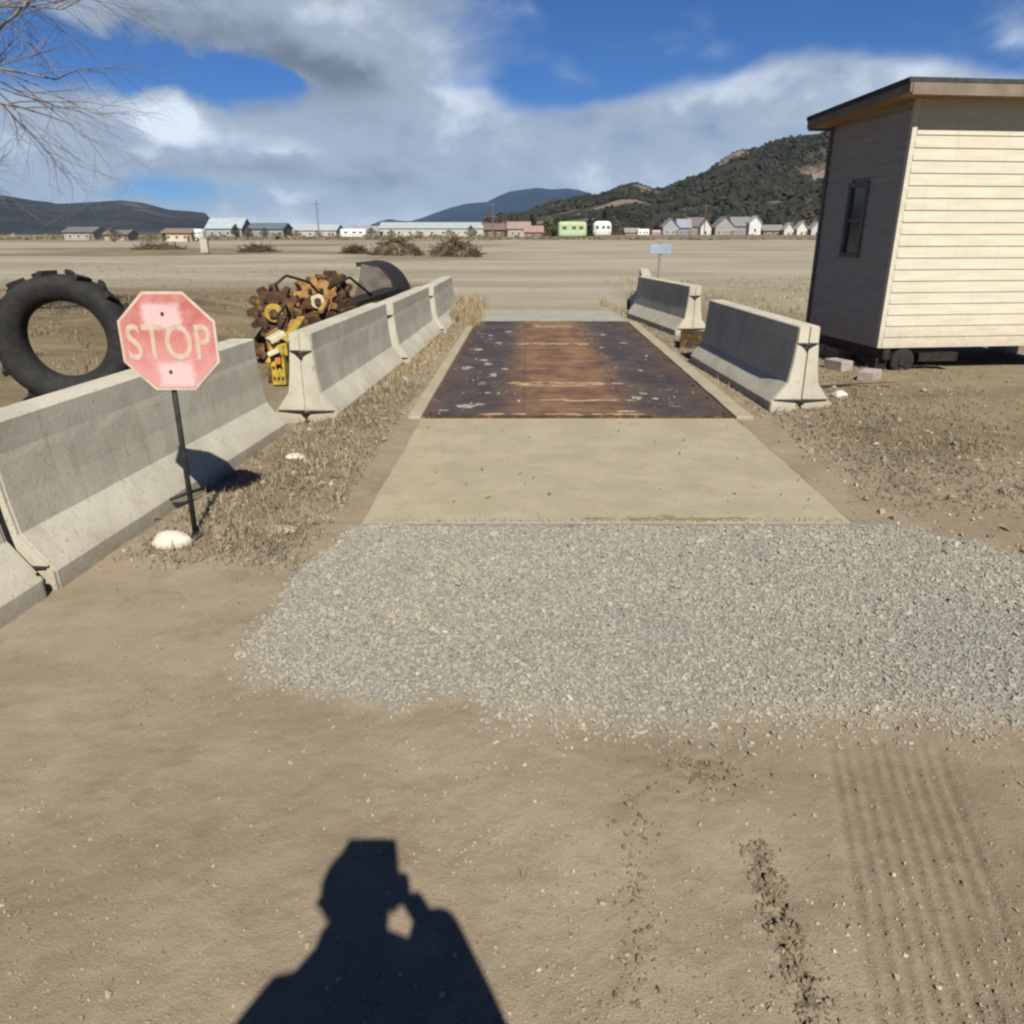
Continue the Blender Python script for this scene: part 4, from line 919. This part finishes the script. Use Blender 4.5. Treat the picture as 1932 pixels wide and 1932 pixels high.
far_tree('dark pine behind the small white van', 1196, 1222, 414, 272, EVER, 10)
far_tree('dark tree between the brown-roofed house and big grey house', 1338, 1354, 404, 275, EVER, 11)
far_tree('dark tree right of the tall white gable', 1434, 1456, 404, 275, EVER, 12)
far_tree('olive tree beside the office wall edge', 1512, 1540, 400, 285, OLIVE, 13, 'leafless_tree')
far_tree('brown leafless bush at far left edge of the field', 200, 230, 430, 160, TAWNY, 14, 'leafless_tree')
ub = thing('utility_box', 'pale upright utility box standing in the field at far left', 'utility box', (wx(386, 70, .6), 70, 0))
m = MB(); m.box((0, 0, .58), (.62, .5, 1.16)); m.build('cabinet', paint('box_paint', (.42, .41, .32)), ub, bevel=.03); m = MB(); m.box((0, 0, 1.2), (.70, .58, .07)); m.build('cap', paint('box_cap', (.36, .36, .30)), ub)
m = MB(); m.box((-.02, -.26, .6), (.5, .02, .9)); m.build('door', paint('box_door', (.39, .38, .30)), ub)
for i, (px, w_, top, D, mm) in enumerate([(470, 16, 428, 245, TAWNY), (500, 22, 430, 243, OLIVE), (560, 18, 434, 240, TAWNY), (600, 24, 436, 238, OLIVE), (630, 14, 430, 330, TAWNY), (700, 26, 430, 300, TAWNY), (740, 20, 434, 236, OLIVE), (790, 26, 436, 230, TAWNY), (850, 30, 434, 240, OLIVE), (890, 22, 426, 262, TAWNY),
        (975, 18, 404, 270, TAWNY), (1005, 20, 406, 270, EVER), (1165, 26, 418, 262, OLIVE), (1240, 20, 420, 262, EVER), (1290, 20, 404, 275, TAWNY), (1365, 22, 402, 278, EVER), (1400, 20, 400, 280, OLIVE), (1465, 26, 414, 270, EVER), (1490, 18, 410, 268, OLIVE)]):
    nm, what = ('evergreen_tree', 'dark evergreen') if mm is EVER else (('leafless_tree', 'brown leafless tree') if mm is TAWNY else ('bushy_tree', 'olive bushy tree'))
    where = ['before the dark-roofed warehouse, left end', 'before the dark-roofed warehouse, middle', 'before the left end of the short white warehouse', 'before the middle of the short white warehouse', 'at the right end of the short white warehouse', 'above the parked white box truck', 'before the left end of the longest white warehouse', 'before the longest white warehouse, left of its middle', 'before the longest white warehouse, right of its middle', 'at the right end of the longest white warehouse',
        'behind the tan and pinkish house', 'behind the low reddish house', 'just right of the white camper', 'behind the small pinkish van', 'behind the blue-grey house', 'behind the large grey house', 'behind the grey wing left of the white gable', 'behind the low brown shed', 'behind the left small white shed'][i]
    far_tree(what + ' ' + where, px - w_ / 2, px + w_ / 2, top, D, mm, 40 + i, nm)
for i, (px, D, h_) in enumerate([(600, 190, 8.5), (930, 205, 9), (1330, 215, 9)]):
    x = wx(px, D, 4); up = thing('utility_pole', 'wooden utility pole among the far buildings, ' + ['left one', 'middle one by the barn', 'right one by the pink gable'][i], 'utility pole', (x, D, 0), 0, 'utility poles')
    m = MB(); m.tube([(0, 0, -.3), (0, 0, h_)], [.15, .10], 7); m.build('pole', WOOD, up); m = MB(); m.box((0, 0, h_ - .7), (2.2, .1, .12)); m.build('crossarm', WOOD, up)
# board fence running along the foot of the houses
fn = thing('board_fence', 'low brown board fence running along the foot of the right-hand houses', 'fence', (0, 0, 0))
BRN = paint('fence_boards', (.15, .12, .09)); fx0 = wx(1130, 212); fx1 = wx(1580, 212); n = 26
for i in range(n):
    x = fx0 + (fx1 - fx0) * i / n; wd = (fx1 - fx0) / n
    m = MB(); m.box((x + wd / 2, 212 + .3 * math.sin(i), .62), (wd - .12, .06, 1.15)); m.build('fence_panel', BRN, fn)
    m = MB(); m.box((x, 212.02 + .3 * math.sin(i), .72), (.11, .11, 1.5)); m.build('post', WOOD, fn)

# ------------------------------------------------------------------ hills
def hill(name, label, prof, R0, Rc, matl, seed, rough=.12, na=150, nr=40, back=1.5):
    az = np.array([math.atan2(px - CX, FPX * math.cos(PITCH) + (CY - 440) * 0 + FPX * math.sin(PITCH) * math.tan(PITCH)) for px, py in prof])
    el = np.array([PITCH - 0 and (-(PITCH + math.atan((py - CY) / FPX))) for px, py in prof])
    A = np.linspace(az[0], az[-1], na); fr_ = np.r_[np.linspace(0, 1, nr), 1 + np.linspace(0, 1, 12)[1:] * (back - 1)]
    AA, FF = np.meshgrid(A, fr_); E_ = np.interp(AA, az, el)
    RR = np.where(FF <= 1, R0 + (Rc - R0) * FF, Rc * FF); crest = np.tan(E_) * Rc / np.cos(AA) * 1 + CAMH
    prof_ = np.where(FF <= 1, FF ** .85, 1 - (FF - 1) / (back - 1) * .9)
    X = RR * np.tan(AA); Y = RR
    rid = fbm(X / (Rc * .09), Y / (Rc * .09), seed, 5)
    Z = crest * prof_ * (1 + rough * 2 * (rid - .5) * np.sin(np.pi * np.clip(FF, 0, 1)) * 2.2) - 1.0 + (rid - .5) * crest * .03
    m_ = len(fr_); id_ = np.arange(m_ * na).reshape(m_, na)
    F_ = np.stack([id_[:-1, :-1], id_[:-1, 1:], id_[1:, 1:], id_[1:, :-1]], -1).reshape(-1, 4)
    raw(name, np.stack([X, Y, Z], -1).reshape(-1, 3), F_, matl, 'structure', smooth=True)
    return X, Y, Z
def hill_mat(name, dark, lite, patch, sc, thr=.55):
    m, t = mat(name, .95, 0, .1); g = t.new('ShaderNodeNewGeometry').outputs['Position']
    n1 = t.noise(g, sc, 8, .65); n2 = t.noise(t.vscale(g, (1, 1, 2), (9, 2, 3)), sc * 3.3, 6, .7)
    c = t.mix(t.ramp(n2, .4, .62), dark, lite); c = t.mix(t.ramp(n1, thr, thr + .09), c, patch)
    t.put(t.b.inputs['Base Color'], c); bump(t, n2, 12, .8); return m
HILL = hill_mat('juniper_hillside', (.030, .027, .019), (.060, .050, .036), (.22, .17, .13), .013, .50)
prof = [(900, 428), (940, 418), (962, 410), (1000, 404), (1060, 388), (1100, 374), (1137, 364), (1168, 351), (1194, 346), (1225, 358), (1244, 359), (1297, 338), (1320, 333), (1350, 316), (1381, 302), (1434, 291), (1495, 284), (1521, 280), (1556, 266), (1640, 250), (1750, 244), (1850, 262), (1960, 255), (2150, 300), (2400, 350)]
X, Y, Z = hill('hill', '', prof, 330, 1250, HILL, 5, .24)
# junipers scattered over the hill: one far wood
rj = np.random.default_rng(5); n = 70000; mr, mc_ = X.shape
fi = rj.uniform(0, 38, n); fj = rj.uniform(0, mc_ - 1.01, n); i0 = fi.astype(int); j0 = fj.astype(int); a = fi - i0; b = fj - j0
def bil(Q): return (Q[i0, j0] * (1 - a) + Q[i0 + 1, j0] * a) * (1 - b) + (Q[i0, j0 + 1] * (1 - a) + Q[i0 + 1, j0 + 1] * a) * b
px_, py_, pz_ = bil(X), bil(Y), bil(Z)
keep = (fbm(px_ / 60, py_ / 60, 99, 5) < .455 + .035 * rj.normal(size=n)) & (np.abs(px_) < 1400)
px_, py_, pz_ = px_[keep], py_[keep], pz_[keep]; s = rj.gamma(6, .20, len(px_)) + .8
stones('juniper_wood', np.c_[px_, py_, pz_ + s * .35], s, island('juniper_green', [(.010, .012, .008), (.020, .021, .013), (.032, .031, .020)]), 1.1, 6)
BLUE = hill_mat('haze_tinted_forest', (.008, .018, .038), (.014, .026, .050), (.022, .034, .055), .0014, .58)  # blue of the distant haze is mixed into the forest colours
hill('mountain', '', [(700, 424), (722, 416), (736, 413), (752, 416), (775, 417), (800, 410), (820, 402), (850, 392), (881, 384), (919, 381), (940, 370), (962, 361), (985, 358), (1012, 354), (1040, 357), (1069, 355), (1090, 358), (1112, 365), (1150, 380), (1250, 400), (1400, 425)], 3600, 5200, BLUE, 9, .2, back=1.15)
LEFT = hill_mat('left_hill_forest', (.018, .022, .028), (.035, .037, .042), (.07, .065, .065), .004, .56)
hill('hill', '', [(-300, 400), (-120, 372), (0, 378), (120, 392), (200, 386), (240, 383), (275, 386), (300, 392), (327, 399), (367, 401), (392, 404), (398, 412), (440, 430), (520, 436)], 900, 2300, LEFT, 12, .2)

# ------------------------------------------------------------------ the photographer, standing behind the camera
SKIN = simple('skin', (.42, .26, .19), (.46, .29, .21), 12, .6, 0, 0); JKT = simple('dark_jacket', (.03, .035, .05), (.045, .05, .065), 14, .9)
JEANS = simple('blue_jeans', (.04, .055, .10), (.06, .08, .13), 20, .9); CAPM = simple('dark_cap', (.02, .02, .025), (.03, .03, .035), 20, .9)
ps = thing('person', 'person in dark jacket and cap holding up a phone, casting the shadow below', 'person', (0, 0, 0))
def skin(name, nodes, edges, matl, root, sub=2, parent=ps):
    me = bpy.data.meshes.new(name); me.from_pydata([n_[0] for n_ in nodes], edges, []); me.materials.append(matl)
    o = bpy.data.objects.new(name, me); COL.objects.link(o); o.parent = parent
    o.modifiers.new('skin', 'SKIN'); layer = me.skin_vertices[0] if me.skin_vertices else None
    if layer is None:
        bpy.context.view_layer.objects.active = o; me.attributes.new('skin', 'FLOAT', 'POINT'); return o
    for i, n_ in enumerate(nodes):
        r_ = n_[1]; layer.data[i].radius = r_ if isinstance(r_, tuple) else (r_, r_)
    for q_ in (root if isinstance(root, (list, tuple)) else [root]): layer.data[q_].use_root = True
    sb = o.modifiers.new('sub', 'SUBSURF'); sb.levels = sub; sb.render_levels = sub
    for p_ in me.polygons: p_.use_smooth = True
    return o
bn_ = [((0, -.30, .98), .09), ((0, -.29, 1.15), .12), ((0, -.27, 1.34), .13), ((-.01, -.25, 1.50), .055), ((-.02, -.22, 1.60), .058), ((-.025, -.215, 1.71), (.082, .092)), ((-.025, -.22, 1.80), (.078, .085)),
       ((-.185, -.27, 1.43), .055), ((-.27, -.18, 1.17), .042), ((-.07, -.065, 1.50), .027), ((-.045, -.045, 1.56), .030),
       ((.165, -.27, 1.40), .055), ((.225, -.19, 1.20), .045), ((.098, -.065, 1.52), .028), ((.062, -.045, 1.57), .030),
       ((-.08, -.30, .88), .06), ((-.12, -.28, .50), .052), ((-.13, -.31, .09), .038), ((-.15, -.20, .045), .035),
       ((.08, -.30, .88), .06), ((.12, -.27, .50), .052), ((.14, -.30, .09), .038), ((.16, -.19, .045), .035)]
be_ = [(0, 1), (1, 2), (2, 3), (3, 4), (4, 5), (5, 6), (2, 7), (7, 8), (8, 9), (9, 10), (2, 11), (11, 12), (12, 13), (13, 14), (0, 15), (15, 16), (16, 17), (17, 18), (0, 19), (19, 20), (20, 21), (21, 22)]
roots = [0]
for sx, px in ((-1, -.045), (1, .062)):           # fingers curled round the phone
    for i, (dz_, L) in enumerate([(.030, .055), (.012, .062), (-.006, .058), (-.024, .046)]):
        k = len(bn_); z0 = 1.575 + dz_
        bn_ += [((px, -.042, z0), .009), ((px - sx * .006, -.022, z0 + .003), .0085), ((px - sx * (.010 + L * .25), -.020, z0 + .004), .0075)]
        be_ += [(k, k + 1), (k + 1, k + 2)]; roots.append(k)
    k = len(bn_); bn_ += [((px, -.05, 1.55), .010), ((px - sx * .014, -.052, 1.575), .009), ((px - sx * .022, -.045, 1.60), .0085)]; be_ += [(k, k + 1), (k + 1, k + 2)]; roots.append(k)
body = skin('body', bn_, be_, SKIN, roots)
skin('jacket', [((0, -.30, .86), (.20, .165)), ((0, -.29, 1.12), (.18, .14)), ((0, -.27, 1.33), (.20, .15)), ((-.02, -.27, 1.47), (.15, .12)), ((-.035, -.275, 1.60), (.115, .10)), ((-.035, -.29, 1.70), (.105, .08)),
    ((-.20, -.26, 1.43), .115), ((-.30, -.18, 1.17), .095), ((-.085, -.08, 1.47), .055), ((.185, -.26, 1.37), .115), ((.225, -.19, 1.20), .095), ((.165, -.12, 1.38), .075), ((.105, -.07, 1.545), .066), ((-.14, -.25, 1.53), .11)],
    [(0, 1), (1, 2), (2, 3), (3, 4), (4, 5), (2, 6), (6, 7), (7, 8), (2, 9), (9, 10), (10, 11), (11, 12), (3, 13)], JKT, 1)
skin('trousers', [((0, -.295, 1.06), (.13, .11)), ((0, -.30, .95), (.135, .11)), ((-.085, -.30, .84), .095), ((-.12, -.28, .50), .080), ((-.13, -.31, .08), .066), ((.085, -.30, .84), .095), ((.12, -.27, .50), .080), ((.14, -.30, .08), .066)],
    [(0, 1), (1, 2), (2, 3), (3, 4), (1, 5), (5, 6), (6, 7)], JEANS, 0)
for sx in (-1, 1): skin('boot', [((sx * .135, -.33, .05), .045), ((sx * .145, -.25, .045), .047), ((sx * .158, -.15, .038), .040)], [(0, 1), (1, 2)], CAPM, 1)
# face and cap
for name, c, r_, mm in [('eye', (-.056, -.128, 1.725), .011, WHITE), ('eye', (.006, -.128, 1.725), .011, WHITE)]:
    bm = bmesh.new(); bmesh.ops.create_uvsphere(bm, u_segments=12, v_segments=8, radius=r_); me = bpy.data.meshes.new(name); bm.to_mesh(me); bm.free(); me.materials.append(mm)
    o = bpy.data.objects.new(name, me); COL.objects.link(o); o.location = c; o.parent = ps
m = MB(); m.prism([(-.11, 1.71), (-.135, 1.675), (-.11, 1.665)], -.036, -.014, 'x'); m.build('nose', SKIN, ps, bevel=.005)
m = MB(); m.box((-.025, -.128, 1.645), (.045, .012, .010)); m.build('mouth', simple('lips', (.36, .15, .12), (.38, .17, .13), 9), ps, bevel=.003)
for sx in (-1, 1): m = MB(); m.tube([(-.025 + sx * .082, -.22, 1.70), (-.025 + sx * .097, -.225, 1.725), (-.025 + sx * .085, -.22, 1.745)], [.012, .016, .011], 8); m.build('ear', SKIN, ps, smooth=True)
bm = bmesh.new(); bmesh.ops.create_uvsphere(bm, u_segments=24, v_segments=14, radius=1)
for v in bm.verts: v.co = Vector((v.co.x * .098, v.co.y * .115, max(v.co.z, -.15) * .105))
me = bpy.data.meshes.new('cap'); bm.to_mesh(me); bm.free(); me.materials.append(CAPM)
o = bpy.data.objects.new('cap', me); COL.objects.link(o); o.location = (-.027, -.225, 1.765); o.parent = ps
m = MB(); m.prism([(-.10, -.13), (.045, -.13), (.03, -.055), (-.085, -.055)], 1.765, 1.775, 'z'); m.build('cap_brim', CAPM, ps, bevel=.003)
phn = thing('phone', 'black phone held up in front of the photographer', 'phone', (0, 0, 0))
m = MB(); m.box((.004, -.026, 1.645), (.074, .009, .19)); m.build('case', CAPM, phn, bevel=.003)
m = MB(); m.box((.004, -.0312, 1.645), (.066, .001, .175)); m.build('screen', GLASS, phn)
m = MB(); m.tube([(.0, -.0215, 1.6), (.0, -.0195, 1.6)], .007, 14); m.build('lens', GLASS, phn)

# ------------------------------------------------------------------ air
hz = MB(); hz.box((0, 0, 224), (13400, 13400, 450))
hm = bpy.data.materials.new('air'); hm.use_nodes = True; hm.node_tree.nodes.clear(); H = NT(hm.node_tree)
pv = H.new('ShaderNodeVolumePrincipled'); pv.inputs['Color'].default_value = (.42, .66, 1, 1); pv.inputs['Density'].default_value = .000034; pv.inputs['Anisotropy'].default_value = 0
mo = H.new('ShaderNodeOutputMaterial'); H.l.new(pv.outputs[0], mo.inputs['Volume'])
hz.build('haze', hm, kind='stuff')
print('TRIS', sum(len(o.data.loop_triangles) or len(o.data.polygons) for o in bpy.data.objects if o.type == 'MESH'), 'OBJECTS', len(bpy.data.objects))
